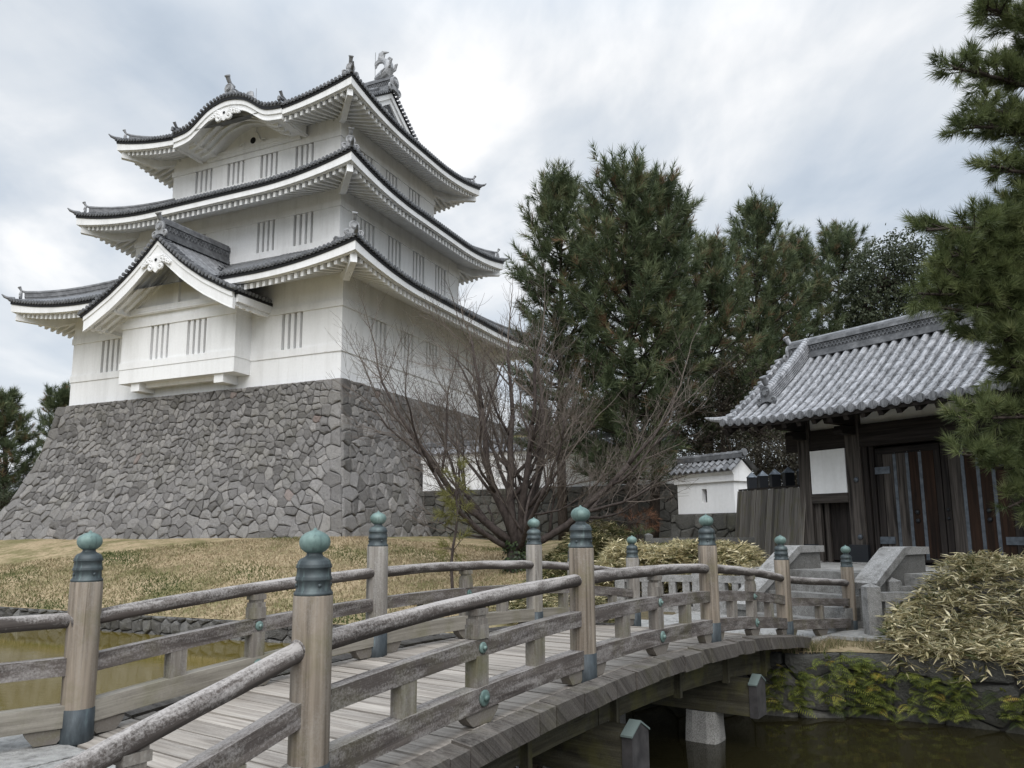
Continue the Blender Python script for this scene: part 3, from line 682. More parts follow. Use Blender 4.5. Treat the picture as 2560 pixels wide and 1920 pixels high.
    for i in range(4):   # lower tail rays drooping inwards
        a = i / 3
        fm_.tube([Q(-.20, 1.26), Q(-.48, 1.36 - .08 * a), Q(-.70, 1.20 - .10 * a), Q(-.74 + .10 * a, .86 + .02 * i)], [.13, .13, .11, .03], 6, .8 + .05 * i)
    for i in range(4):   # dorsal fin
        fm_.tube([Q(.14 - .02 * i, .95 + .06 * i), Q(.22 + .05 * i, 1.22 + .05 * i), Q(.42 + .03 * i, 1.36 + .02 * i - .05 * i)], [.10, .09, .02], 5, .85)
    for c in (-1, 1):
        fm_.tube([Q(.36, .45, c * .22), Q(.55, .62, c * .30), Q(.62, .95, c * .30), Q(.74, 1.02, c * .3)], [.06, .08, .10, .03], 6, .5)
        fm_.tube([Q(-.1, .1, c * .25), Q(.0, .35, c * .36), Q(.22, .5, c * .36)], [.05, .09, .02], 6, .7)
    for i in range(7): fm_.tube([sp[2] + dx * (-.38 + .08 * i) + zz_ * .17, sp[2] + dx * (-.40 + .08 * i) + zz_ * (.29 + .03 * i)], [.04, .008], 4, .5)
    fm_.build('fish_ornament', 'ornament_tile', top)
    rd = MB(); q = Vector(K(ug - sg * 1.25, VM, ZR + .7)); rd.tube([q, q + Vector((0, 0, 2.15))], .017, 5, .8); rd.build('lightning_rod', 'castle_tile', top)

# --- curved karahafu gable over the top front eave
KF = R3[2] - E_OUT - .08
kp = [(5.25, 24.74), (5.6, 24.80), (6.0, 24.84), (6.5, 24.93), (6.95, 25.14), (7.4, 25.44), (7.9, 25.80), (8.4, 26.01), (8.95, 26.13), (9.45, 26.12), (10.0, 26.02), (10.5, 25.92), (10.8, 25.79), (11.3, 25.45), (11.65, 25.12), (12.0, 24.88), (12.4, 24.78), (12.8, 24.74), (13.2, 24.72)]
def interp(pts, x):
    xs = [p[0] for p in pts]; ys = [p[1] for p in pts]; return float(np.interp(x, xs, ys))
ks = [5.25 + (13.2 - 5.25) * i / 64 for i in range(65)]
_kc = 9.22
_raw = [.5 * (interp(kp, s) + interp(kp, min(13.2, max(5.25, 2 * _kc - s)))) for s in ks]
_sm = [sum(_raw[max(0, min(64, i + j))] for j in range(-2, 3)) / 5 for i in range(65)]
kz = lambda s: float(np.interp(s, ks, _sm))
def strip_profile(mb, ss, zf, v0, v1, d0, d1, tint=None):
    V = [[K(s, v0, zf(s) - d0), K(s, v0, zf(s) - d1), K(s, v1, zf(s) - d1), K(s, v1, zf(s) - d0)] for s in ss]; n = len(ss)
    F = [(i * 4 + q, i * 4 + (q + 1) % 4, i * 4 + 4 + (q + 1) % 4, i * 4 + 4 + q) for i in range(n - 1) for q in range(4)] + [(0, 1, 2, 3), (4 * n - 4, 4 * n - 3, 4 * n - 2, 4 * n - 1)]
    mb.add([p for r in V for p in r], F, None, tint)
s_ = MB(); strip_profile(s_, ks, kz, KF, R3[2] + 2.2, .06, .16); kr = s_.build('curved_gable', 'castle_tile', castle, True)
t_ = MB(); s = 5.3; 
while s < 13.2:
    z = kz(s) - .02; t_.tube([K(s, KF - .07, z), K(s, R3[2] + 1.9, z + .04)], .082, 7, tint=RNG.random()); t_.tube([K(s, KF - .09, z), K(s, KF - .03, z)], .098, 10, tint=RNG.random())
    t_.tube([K(s, KF - .105, z), K(s, KF - .08, z)], .06, 8, tint=.3)
    sl = abs(kz(s + .05) - kz(s - .05)) / .1; s += .25 / math.sqrt(1 + sl * sl) ** .8
t_.build('curved_tiles', 'castle_tile', kr)
b_ = MB(); strip_profile(b_, ks, kz, KF, KF + .35, .165, .33); b_.build('verge_board', 'eave_black', kr)
f_ = MB(); strip_profile(f_, ks, kz, KF + .06, KF + .22, .332, .60); strip_profile(f_, ks, kz, KF + .13, KF + .27, .602, .86); strip_profile(f_, ks, kz, KF + .10, KF + .26, .862, .93); f_.build('bargeboard', 'plaster', kr)
# soffit, ribs, tympanum
f_ = MB(); kin = [s for s in ks if 6.3 < s < 12.2]
strip_profile(f_, ks, kz, KF + .28, R3[2] + .02, .78, .80)
for v in (KF + .7, KF + 1.15, KF + 1.6): strip_profile(f_, [s for s in ks if 5.9 < s < 12.6], kz, v, v + .16, .79, .98)
f_.build('curved_soffit', 'plaster', kr)
f_ = MB()
f_.rng(-12.75, -5.75, R3[2] - .18, R3[2] - .001, 23.80, 24.22); f_.rng(-12.2, -6.3, R3[2] - .21, R3[2] - .181, 23.86, 23.93); f_.rng(-12.2, -6.3, R3[2] - .21, R3[2] - .181, 24.02, 24.06)
for u in (6.15, 12.15): f_.rng(-u - .21, -u + .21, R3[2] - 1.95, R3[2] - .185, 24.0, 24.33)
f_.rng(-9.42, -9.05, R3[2] - .16, R3[2], 25.02, 25.3)
for u in (5.33, 13.1): f_.rng(-u - .04, -u + .04, R3[2] - 2.05, R3[2] - .19, 23.78, 24.62)
f_.build('gable_beam', 'plaster', kr)
fl = MB(); pl = [(-.95, 0), (-.62, .10), (-.46, .30), (-.34, .62), (-.16, .80), (.16, .80), (.34, .62), (.46, .30), (.62, .10), (.95, 0)]
fl.prism(pl, K(9.24, R3[2] - .03, 24.23), (0, -.10, 0), (-1, 0, 0), (0, 0, 1))
for sg in (-1, 1):
    pts = [Vector(K(9.24 + sg * (.72 + .2 * (1 - t) * math.cos(5.5 * t)), R3[2] - .14, 24.34 + .15 * (1 - t) * math.sin(5.5 * t))) for t in [i / 11 for i in range(12)]]; fl.tube(pts, .04, 6)
fo = fl.build('frog_leg_strut', 'plaster', kr)
h_ = MB(); h_.tube([K(9.24, R3[2] - .125, 24.48), K(9.24, R3[2] - .145, 24.48)], .20, 18); h_.build('round_opening', 'dark_hole', fo)
def pendant(c, y, wid, hgt, parent, mat='plaster'):
    """carved gable pendant with scrolls; c=(u,z) top centre, y = v of its face"""
    u, z = c; mb = MB()
    pl = [(-.30, 0), (.30, 0), (.36, -.22), (.30, -.42), (.36, -.62), (.16, -.86), (0, -1.0), (-.16, -.86), (-.36, -.62), (-.30, -.42), (-.36, -.22)]
    mb.prism([(a * wid * .5, b * hgt) for a, b in pl], K(u, y, z), (0, -.11, 0), (-1, 0, 0), (0, 0, 1))
    for sg in (-1, 1):
        for (cx, cz, r, tr) in ((.34, -.66, .20, .07), (.42, -.24, .16, .06), (.60, -.30, .15, .055), (.78, -.42, .12, .05), (.92, -.52, .09, .04)):
            pts = [Vector(K(u + sg * (cx * wid * .5 + r * wid * .5 * (1 - .7 * t) * math.cos(1.2 + 8 * t)), y - .11, z + cz * hgt + r * wid * .5 * (1 - .7 * t) * math.sin(1.2 + 8 * t))) for t in [i / 15 for i in range(16)]]
            mb.tube(pts, tr * wid * .55, 6)
        mb.prism([(sg * .3 * wid * .5, -.06 * hgt), (sg * 1.0 * wid * .5, -.46 * hgt), (sg * .95 * wid * .5, -.60 * hgt), (sg * .3 * wid * .5, -.44 * hgt)], K(u, y, z), (0, -.07, 0), (-1, 0, 0), (0, 0, 1))
    o = mb.build('carved_pendant', mat, parent)
    bs = MB(); r = .085; bs.prism([(r * math.cos(t), r * math.sin(t)) for t in [PI / 3 * i for i in range(6)]], K(u, y - .11, z - .24 * hgt), (0, -.03, 0), (-1, 0, 0), (0, 0, 1)); bs.build('pendant_boss', 'dark_hole', o)
pendant((9.3, 25.22), KF + .12, 2.3, .62, kr)
# ridge of the curved gable with its end ornament and small corner tiles
mb = MB(); ridge_box(mb, K(9.22, KF + .35, 26.04), K(9.22, R3[2] + 2.4, 26.12), .38, .66); mb.build('gable_ridge', 'castle_tile', kr)
ornament(K(9.22, KF + .30, 26.42), (0, -1, 0), 1.05, kr)
mb = MB()
for u, d in ((5.30, 1), (13.1, -1)):
    mb.tube([K(u, KF - .1, 24.80), K(u, KF - .12, 24.95), K(u, KF + 1.2, 25.10)], .10, 8, .4)
    mb.tube([K(u, KF + .5, 25.0), K(u, KF + .15, 25.15), K(u, KF - .02, 25.38)], [.1, .08, .09], 8, .5)
mb.build('verge_end_tile', 'castle_tile', kr)

# --- projecting bay with its gable on the lower storey
BU0, BU1, BV = 5.544, 13.41, -1.102
BR = (BU0, BU1, BV, 1.0)
bay = MB(); windows_wall(bay, BR, 'F', 9.42, 10.53, 12.36, 13.4, [(7.46, 8.75), (10.02, 11.3)], castle)
for k in 'RL':
    P = lambda s, o, z: side_pt(BR, k, s, o, z); bay.add([P(BV, 0, 9.42), P(0, 0, 9.42), P(0, 0, 13.6), P(BV, 0, 13.6)], [(0, 1, 2, 3)])
bay.add([K(BU0, BV, 9.42), K(BU1, BV, 9.42), K(BU1, 0, 9.42), K(BU0, 0, 9.42)], [(0, 1, 2, 3)])
def bay_band(z0, z1, o):
    bay.rng(-BU1 - o, -BU0 + o, BV - o, BV + .02, z0, z1)
    bay.rng(-BU0 - .02, -BU0 + o - .002, BV + .0205, -.001, z0, z1); bay.rng(-BU1 - o + .002, -BU1 + .02, BV + .0205, -.001, z0, z1)
bay_band(10.17, 10.53, .05); bay_band(12.36, 12.68, .06); bay_band(9.42, 10.168, .02)
bo = bay.build('bay', 'plaster', castle)
br = MB()
for u in (6.6, 12.33): br.rng(-u - .30, -u + .30, -1.0, -.001, 8.98, 9.418)
br.rng(-12.02, -6.91, -.62, -.36, 9.2, 9.417); br.build('bay_bracket', 'plaster', bo)
GC = 9.5; GF = -2.65
gp = [(0, 16.52), (.55, 16.02), (1.07, 15.59), (1.56, 15.19), (2.1, 14.8), (2.68, 14.42), (3.22, 14.08), (3.8, 13.78), (4.36, 13.49), (4.88, 13.24), (5.3, 13.08)]
gzf = lambda s: interp(gp, abs(s - GC)); GW = 5.25
gs = [GC - GW + 2 * GW * i / 64 for i in range(65)]
def back_v(s):
    z = gzf(s)   # where the gable roof runs into the main roof / wall behind
    return 0.2 if z < 14.0 else min(2.13, -2.35 + (z - 14.0) / .50)
s_ = MB()
s_.sheet([[K(s, GF + (back_v(s) + .1 - GF) * j / 6, gzf(s) - .11) for j in range(7)] for s in gs]); gr = s_.build('bay_gable', 'castle_tile', castle)
t_ = MB(); v = GF + .55
for sg in (-1, 1):
    v = GF + .62
    while v < 2.1:
        # rows run down the slope, starting where the main roof or wall begins
        ds = [GW * j / 14 for j in range(15)]; pts = [K(GC + sg * d, v, gzf(GC + sg * d) - .06) for d in ds if back_v(GC + sg * d) > v - .05]
        if len(pts) > 1: t_.tube(pts, .082, 7, tint=RNG.random())
        v += SP
    s = GC + sg * .12
    while abs(s - GC) < GW:
        z = gzf(s) - .02; t_.tube([K(s, GF - .06, z), K(s, GF + .55, z + .05)], .083, 7, tint=RNG.random()); t_.tube([K(s, GF - .09, z), K(s, GF - .02, z)], .10, 10, tint=RNG.random()); t_.tube([K(s, GF - .105, z), K(s, GF - .085, z)], .06, 8, tint=.3)
        s += sg * .265 * math.cos(math.atan(abs(gzf(s + .1) - gzf(s - .1)) / .2))
    # rounds along the side eave
    v = GF
    while v < -.1:
        z = 13.06; t_.tube([K(GC + sg * (GW - .3), v, z + .1), K(GC + sg * (GW + .06), v, z - .04)], .083, 7, tint=RNG.random()); t_.tube([K(GC + sg * (GW + .03), v, z - .03), K(GC + sg * (GW + .09), v, z - .05)], .10, 10, tint=RNG.random()); v += SP
t_.build('gable_tiles', 'castle_tile', gr)
b_ = MB(); strip_profile(b_, gs, gzf, GF, GF + .5, .115, .27)
for sg in (-1, 1):
    x0, x1 = sorted((GC + sg * (GW - .35), GC + sg * (GW + .01))); b_.rng(-x1, -x0, GF + .51, -.001, 12.82, 12.97)
b_.build('verge_board', 'eave_black', gr)
f_ = MB(); gs2 = [s for s in gs if abs(s - GC) < GW - .02]
strip_profile(f_, gs2, gzf, GF + .05, GF + .22, .272, .50); strip_profile(f_, gs2, gzf, GF + .10, GF + .28, .502, 1.02); strip_profile(f_, gs2, gzf, GF + .085, GF + .27, 1.022, 1.075)
f_.build('bargeboard', 'plaster', gr)
f_ = MB(); strip_profile(f_, gs2, gzf, GF + .29, .1, .74, .77)
for v in (GF + .55, GF + 1.0, GF + 1.42): strip_profile(f_, gs2, gzf, v, v + .17, .771, .95)
for sg in (-1, 1):
    x0, x1 = sorted((GC + sg * (GW - .18), GC + sg * (GW - .02))); f_.rng(-x1, -x0, GF + .3, -.002, 12.45, 12.815)
    x0, x1 = sorted((GC + sg * (GW - .40), GC + sg * (GW - .185))); f_.rng(-x1, -x0, GF + .3, -.002, 12.28, 12.60)
f_.build('gable_soffit', 'plaster', gr)
f_ = MB(); f_.sheet([[K(s, BV - .004, 12.7), K(s, BV - .004, max(12.72, gzf(s) - .74))] for s in gs if abs(s - GC) < 4.6])
f_.rng(-12.9, -6.1, BV - .18, BV - .006, 12.98, 13.36); f_.rng(-12.4, -6.6, BV - .22, BV - .181, 13.02, 13.08); f_.rng(-12.4, -6.6, BV - .20, BV - .181, 13.12, 13.15)
f_.rng(-GC - .14, -GC + .14, BV - .15, BV - .007, 13.362, 15.4)
for u in (6.05, 12.95): f_.rng(-u - .2, -u + .2, GF + .42, BV - .007, 13.0, 13.42)
f_.build('gable_wall', 'plaster', gr)
pendant((GC, 15.42), GF + .12, 2.0, .88, gr)
mb = MB(); ridge_box(mb, K(GC, GF + .30, 16.42), K(GC, 2.10, 16.42), .42, .98); mb.build('gable_ridge', 'castle_tile', gr)
ornament(K(GC, GF + .22, 16.82), (0, -1, 0), 1.0, gr)

# ------------------------------------------------------------------ masonry of fitted stones
def voronoi_cells(sites, W, H, reach=2.6):
    sites = np.array(sites); cells = []
    for i, p in enumerate(sites):
        d = sites - p; r2 = (d ** 2).sum(1); near = np.where((r2 < reach ** 2) & (r2 > 1e-9))[0]; near = near[np.argsort(r2[near])][:28]
        poly = [(0., 0.), (W, 0.), (W, H), (0., H)]
        for j in near:
            q = sites[j]; mx, my = (p + q) / 2; nx, ny = q - p; new = []; n = len(poly)
            for a in range(n):
                A, B = poly[a], poly[(a + 1) % n]; da = (A[0] - mx) * nx + (A[1] - my) * ny; db = (B[0] - mx) * nx + (B[1] - my) * ny
                if da <= 0: new.append(A)
                if da * db < 0: t = da / (da - db); new.append((A[0] + (B[0] - A[0]) * t, A[1] + (B[1] - A[1]) * t))
            poly = new
            if len(poly) < 3: break
        if len(poly) >= 3: cells.append(poly)
    return cells
def stone_sites(W, H, size, rng, quoin=(None, None), big_bottom=1.0, coursed=False):
    """quoin: (left, right) course height of the corner stones"""
    S = []; y = 0; row = 0
    while y < H:
        t = 1 - y / H; h = size * (1 + (big_bottom - 1) * t ** 2) * rng.uniform(.85, 1.1); x = rng.uniform(-.5, 0) * h
        if coursed: h = size
        while x < W + .2:
            w = h * rng.uniform(.65, 1.75) if not coursed else h * rng.uniform(1.0, 1.9)
            j = .42 if not coursed else .06
            S.append((x + w / 2 + rng.uniform(-j, j) * w * .6, y + h / 2 + rng.uniform(-j, j) * h)); x += w
        y += h * (.92 if not coursed else 1)
    for side in (0, 1):
        q = quoin[side]
        if not q: continue
        S = [p for p in S if (p[0] > 1.55 if side == 0 else p[0] < W - 1.55)]
        y = 0; r = 0
        while y < H:
            for off in ((.70,) if (r + side) % 2 else (.30, .92, 1.42)): S.append((off if side == 0 else W - off, min(H - .05, y + q / 2)))
            y += q; r += 1
    return [p for p in S if -.3 < p[0] < W + .3 and -.2 < p[1] < H + .2]
def masonry(name, W, H, surf, nrm, sites, mat, parent, rng, gap=.019, relief=.085, tint_fn=None, back=.07, cells=None):
    """surf(s,h)->point on wall face, nrm(s,h)->outward normal"""
    V = []; F = []; T = []
    for poly in (cells if cells is not None else voronoi_cells(sites, W, H)):
        cx = sum(p[0] for p in poly) / len(poly); cy = sum(p[1] for p in poly) / len(poly); tint = rng.random() if tint_fn is None else tint_fn(cx, cy)
        # round off tiny edges, add slight waviness
        pts = []
        n = len(poly)
        for a in range(n):
            A, B = poly[a], poly[(a + 1) % n]; L = math.hypot(B[0] - A[0], B[1] - A[1])
            if L < .05: continue
            pts.append((A[0] * .94 + B[0] * .06, A[1] * .94 + B[1] * .06))
            if L > .3: pts.append(((A[0] + B[0]) / 2 + rng.uniform(-.024, .024), (A[1] + B[1]) / 2 + rng.uniform(-.024, .024)))
            pts.append((A[0] * .06 + B[0] * .94, A[1] * .06 + B[1] * .94))
        if len(pts) < 4: continue
        R = max(.08, min(math.hypot(p[0] - cx, p[1] - cy) for p in pts)); tx, ty = rng.uniform(-.16, .16), rng.uniform(-.16, .16); lift = rng.uniform(.2, 1.0) * relief
        b = len(V); m = len(pts)
        for (gp_, dep, fixed) in ((gap * .6, -back, True), (gap, -.012, True), (gap + .016, lift * .55, False), (gap + .085, lift, False)):
            for p in pts:
                dx, dy = p[0] - cx, p[1] - cy; d = math.hypot(dx, dy); f = max(.15, 1 - gp_ / max(d, .05)); x, y = cx + dx * f, cy + dy * f
                x = min(max(x, 0.0), W); y = min(max(y, 0.0), H)
                e = dep + (0 if fixed else tx * (x - cx) + ty * (y - cy) + rng.uniform(-.010, .010))
                P = Vector(surf(x, y)) + Vector(nrm(x, y)) * e; V.append(tuple(P))
        P = Vector(surf(cx, cy)) + Vector(nrm(cx, cy)) * (lift * 1.05 + rng.uniform(-.01, .015)); V.append(tuple(P)); c = len(V) - 1
        for r in range(3):
            for k in range(m): F.append((b + r * m + k, b + r * m + (k + 1) % m, b + (r + 1) * m + (k + 1) % m, b + (r + 1) * m + k)); T.append(tint)
        for k in range(m): F.append((b + 3 * m + k, b + 3 * m + (k + 1) % m, c)); T.append(tint)
    # dark packing behind the joints
    nb = 24; nh = 12; b = len(V)
    for i in range(nb + 1):
        for j in range(nh + 1):
            s, h = W * i / nb, H * j / nh; V.append(tuple(Vector(surf(s, h)) - Vector(nrm(s, h)) * (back * .8)))
    F2 = [(b + i * (nh + 1) + j, b + (i + 1) * (nh + 1) + j, b + (i + 1) * (nh + 1) + j + 1, b + i * (nh + 1) + j + 1) for i in range(nb) for j in range(nh)]
    mb = MB(); mb.V = V; mb.F = F + F2; mb.T = T + [0] * len(F2); mb.M = [0] * len(F) + [1] * len(F2); mb.UV = [[(0, 0)] * len(f) for f in mb.F]
    return mb.build(name, [mat, 'joint_dark'], parent)

BASE_Z0, BASE_Z1 = 1.0, 8.72
_oz = [(1.0, 2.66), (1.44, 2.48), (2.8, 2.04), (3.41, 1.74), (4.18, 1.44), (5.0, 1.15), (5.65, .96), (6.79, .68), (7.42, .58), (8.04, .50), (8.72, .40)]
obase = lambda z: float(np.interp(z, [p[0] for p in _oz], [p[1] for p in _oz]))
sbase = empty('stone_rampart', (CCX, CCY, 0), -TH, label='tall curved grey stone base of fitted stones carrying the castle tower', cat='stone base')
HB = BASE_Z1 - BASE_Z0
rs = random.Random(5)
def base_face(k, size, qu):
    W = (CW if k in 'FB' else CD) + 2.2
    def sf(s, h):
        z = BASE_Z0 + h; o = obase(z); oR = o * .87; f = s / W
        if k == 'F': return K(-oR + f * (CW + oR + o), -o, z)
        if k == 'R': return K(-oR, -o + f * (CD + 2 * o), z)
        if k == 'L': return K(CW + o, -o + f * (CD + 2 * o), z)
        return K(-oR + f * (CW + oR + o), CD + o, z)
    def nf(s, h):
        z = BASE_Z0 + h; sl = (obase(z - .2) - obase(z + .2)) / .4; n = Vector({'F': (0, -1, sl), 'R': (1, 0, sl * .87), 'L': (-1, 0, sl), 'B': (0, 1, sl)}[k]); return n.normalized()
    q = stone_sites(W, HB, size, rs, (None, None), 1.45)
    q = [p for p in q if .95 < p[0] < W - .95]; rq = random.Random(77)
    for e_ in (0, 1):       # larger corner stones, long and short in turn
        y = .3; i = e_ + (k in 'FB')
        while y < HB:
            x = .52 if i % 2 else .30
            for xx in ((x,) if i % 2 else (x, .86)): q.append((xx if e_ == 0 else W - xx, y + rs.uniform(-.05, .05)))
            y += rq.uniform(.54, .78); i += 1
    warm = lambda x, y: min(1., max(0., rs.random() * .88 + (.15 if rs.random() < .10 else 0)))
    return masonry('stone_face', W, HB, sf, nf, q, 'wall_stone', sbase, rs, tint_fn=warm, gap=.014)
base_face('F', .355, 1); base_face('R', .41, 1)
for k in 'LB':
    base_face(k, .95, 1)
mb = MB(); mb.add([K(-.3, -.36, BASE_Z1 - .02), K(CW + .36, -.36, BASE_Z1 - .02), K(CW + .36, CD + .36, BASE_Z1 - .02), K(-.3, CD + .36, BASE_Z1 - .02)], [(0, 1, 2, 3)]); mb.build('top_course', 'wall_stone', sbase)

# ------------------------------------------------------------------ ground, water, banks
BANK = np.array([(-60, 48), (-40, 38), (-26, 31.4), (-17.2, 26.8), (-12.5, 24.4), (-9.1, 22.8), (-6.65, 21.7), (-4.5, 21.0), (-2.5, 19.9), (-1.0, 18.2), (.1, 16.4), (.6, 15.0), (1.4, 14.3), (2.9, 13.6), (4.4, 12.8), (5.5, 12.8), (6.4, 12.35), (7.3, 11.7), (8.6, 10.5), (11, 8.5), (15, 5.5), (24, 1), (45, -7)])
BTOP = np.array([-.79] * 8 + [-.85, -.7, -.55, -.45, -.42] + [-.34] * 6 + [-.3] * 4)
def bank_dist(x, y):
    """distance to the bank line (positive on the land beyond) and the bank-top height there"""
    best = 1e9; hb = 0; sd = 0
    for i in range(len(BANK) - 1):
        ax, ay = BANK[i]; bx, by = BANK[i + 1]; dx, dy = bx - ax, by - ay; L2 = dx * dx + dy * dy; t = min(1, max(0, ((x - ax) * dx + (y - ay) * dy) / L2))
        px, py = ax + dx * t, ay + dy * t; d = math.hypot(x - px, y - py)
        if d < best: best = d; hb = BTOP[i] * (1 - t) + BTOP[i + 1] * t; sd = 1 if (dx * (y - ay) - dy * (x - ax)) > 0 else -1
    return best * sd, hb
def sstep(a, b, x): t = min(1, max(0, (x - a) / (b - a))); return t * t * (3 - 2 * t)
_c, _s = math.cos(TH), math.sin(TH)
def to_castle(x, y): dx, dy = x - CCX, y - CCY; return -(_c * dx - _s * dy), _s * dx + _c * dy   # u, v
def ground_z(x, y, d=None, hb=None):
    if d is None: d, hb = bank_dist(x, y)
    if d < 0: return -2.4
    u, v = to_castle(x, y)
    oC = 2.5; du = max(-2.2 - u, u - (CW + oC), 0); dv_ = max(-oC - v, v - (CD + oC), 0); dc = math.hypot(du, dv_)
    dc = max(0, dc - .5); t = d / max(d + dc, 1e-3)
    hill = hb + (1.38 - hb) * (1 - (1 - t) ** 1.25)
    flat = -.27 + 1.55 * sstep(18.5, 30, y) + .35 * sstep(3.5, -1.5, x) * sstep(16, 22, y)
    flat = hb + (flat - hb) * sstep(0, 1.2, d)
    w = sstep(1.6, -3.4, x - (y - 20) * .16)
    return flat * (1 - w) + hill * w
gx = np.concatenate([np.arange(-60, -26, 1.6), np.arange(-26, 12, .5), np.arange(12, 60, 1.8)]); gy = np.concatenate([np.arange(-8, 10, 1.5), np.arange(10, 36, .5), np.arange(36, 72, 2.0)])
V = []; idx = {}; F = []; TT = []
Z = {}
for i, x in enumerate(gx):
    for j, y in enumerate(gy):
        d, hb = bank_dist(x, y); Z[i, j] = (d, ground_z(x, y, d, hb) if d > 0 else hb)
BN = len(BANK)
mb = MB()
for i in range(len(gx) - 1):
    for j in range(len(gy) - 1):
        q = [(i, j), (i + 1, j), (i + 1, j + 1), (i, j + 1)]
        if all(Z[k][0] > .28 for k in q):
            for k in q:
                if k not in idx: idx[k] = len(mb.V); mb.V.append((gx[k[0]], gy[k[1]], Z[k][1]))
            mb.F.append(tuple(idx[k] for k in q)); mb.UV.append([(0, 0)] * 4); mb.M.append(0)
            cx, cy = gx[i], gy[j]; u, v = to_castle(cx, cy)
            mb.T.append(.85 * sstep(-.5, 2.5, cx - (cy - 20) * .2))
# skirt to the bank line
nb = 260; seglen = np.concatenate([[0], np.cumsum(np.hypot(*np.diff(BANK, axis=0).T))])
def bank_pt(s):
    x = np.interp(s, seglen, BANK[:, 0]); y = np.interp(s, seglen, BANK[:, 1]); h = np.interp(s, seglen, BTOP); return x, y, h
rows = []
for i in range(nb + 1):
    s = seglen[-1] * i / nb; x, y, h = bank_pt(s); x2, y2, _ = bank_pt(min(seglen[-1], s + .05)); x1, y1, _ = bank_pt(max(0, s - .05)); tx, ty = x2 - x1, y2 - y1; L = math.hypot(tx, ty); nx, ny = -ty / L, tx / L
    rows.append([(x + nx * w, y + ny * w, (ground_z(x + nx * w, y + ny * w) if w > .05 else h) - (.02 if w > .9 else 0)) for w in (.03, .35, .8, 1.3)])
mb.sheet(rows, .1)
for i in range(len(mb.T)):
    pass
mb.build('terrain', 'ground_grass', None, True, kind='structure')
mb = MB(); mb.add([(-900, 48, 1.0), (900, 48, 1.0), (900, 1800, 1.0), (-900, 1800, 1.0)], [(0, 1, 2, 3)], None, .3)
mb.add([(-900, -600, -2.6), (900, -600, -2.6), (900, 49, -2.6), (-900, 49, -2.6)], [(0, 1, 2, 3)], None, .9); mb.build('ground', 'ground_grass', None, kind='structure')
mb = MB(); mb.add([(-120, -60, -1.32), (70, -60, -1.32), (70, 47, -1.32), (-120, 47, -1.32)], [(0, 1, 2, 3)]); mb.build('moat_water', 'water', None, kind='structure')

# retaining walls along the far bank
def bank_wall(name, s0, s1, size, mat, label, seed, coursed=True, H=1.35):
    W = s1 - s0; r = random.Random(seed)
    def sf(s, h): x, y, hb = bank_pt(s0 + s); return (x, y, hb - H + h)
    def nf(s, h):
        x1, y1, _ = bank_pt(max(0, s0 + s - .1)); x2, y2, _ = bank_pt(s0 + s + .1); tx, ty = x2 - x1, y2 - y1; L = math.hypot(tx, ty); return (ty / L, -tx / L, 0)
    o = masonry(name, W, H, sf, nf, stone_sites(W, H, size, r, coursed=coursed), mat, None, r, relief=.06)
    return tagobj(o, label, 'retaining wall')
sL = seglen[2]; sM = seglen[12]; sR = seglen[19]
bank_wall('moat_wall', sL, sM, .34, 'bank_stone', 'low stone retaining wall below the dry grass slope at the moat', 21, True, 1.15)
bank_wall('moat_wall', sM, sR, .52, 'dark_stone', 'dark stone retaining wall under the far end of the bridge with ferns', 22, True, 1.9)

# near bank: stone paved approach
pav = MB(); rp = random.Random(3)
E_B = Vector((.56963, .82190, 0)); N_B = Vector((.82190, -.56963, 0)); B0 = Vector((-2.334, 5.639, 0))
def BW(a, l, z=0): p = B0 + E_B * a + N_B * l; return Vector((p.x, p.y, z))
a = -.08
r_ = 0
while a > -9:
    dep = rp.uniform(.55, .8); l = -7.0 + (r_ % 2) * .4
    while l < 7:
        w = rp.uniform(.8, 1.3); g = .012; dz = -.29 * max(0, -a + dep / 2) if l + w > 1.05 else 0
        if l < 1.0 < l + w: w = 1.0 - l; dz = 0
        dz = max(dz, -.66)
        pav.box8([BW(a - dep + g, l + g, dz - .15), BW(a - g, l + g, dz - .15), BW(a - g, l + w - g, dz - .15), BW(a - dep + g, l + w - g, dz - .15), BW(a - dep + g, l + g, dz + rp.uniform(-.012, .004)), BW(a - g, l + g, dz + rp.uniform(-.012, .004)), BW(a - g, l + w - g, dz + rp.uniform(-.012, .004)), BW(a - dep + g, l + w - g, dz + rp.uniform(-.012, .004))])
        l += w
    a -= dep; r_ += 1
pav.build('pavement', 'pavement', None, kind='structure')
mb = MB()
for l0_, l1_, zt_ in ((-7, .998, -.05), (1.0, 7, -.82)): mb.box8([BW(-9, l0_, -2.4), BW(-.10, l0_, -2.4), BW(-.10, l1_, -2.4), BW(-9, l1_, -2.4), BW(-9, l0_, zt_), BW(-.10, l0_, zt_), BW(-.10, l1_, zt_), BW(-9, l1_, zt_)])
mb.build('near_bank', 'bank_stone', None, kind='structure')
# plaza on the far bank
pav = MB()
for i in range(12):
    for j in range(9):
        a0 = 10.02 + i * .62; l0 = -2.2 + j * .62 + (i % 2) * .2
        c = BW(a0 + .3, l0 + .3)
        dd_, _h = bank_dist(c.x, c.y)
        if dd_ < .8: continue
        z = lambda: -.235 + rp.uniform(-.012, .012)
        pav.box8([BW(a0, l0, -.5), BW(a0 + .61, l0, -.5), BW(a0 + .61, l0 + .61, -.5), BW(a0, l0 + .61, -.5), BW(a0, l0, z()), BW(a0 + .61, l0, z()), BW(a0 + .61, l0 + .61, z()), BW(a0, l0 + .61, z())])
pav.build('plaza', 'pavement', None, kind='structure')

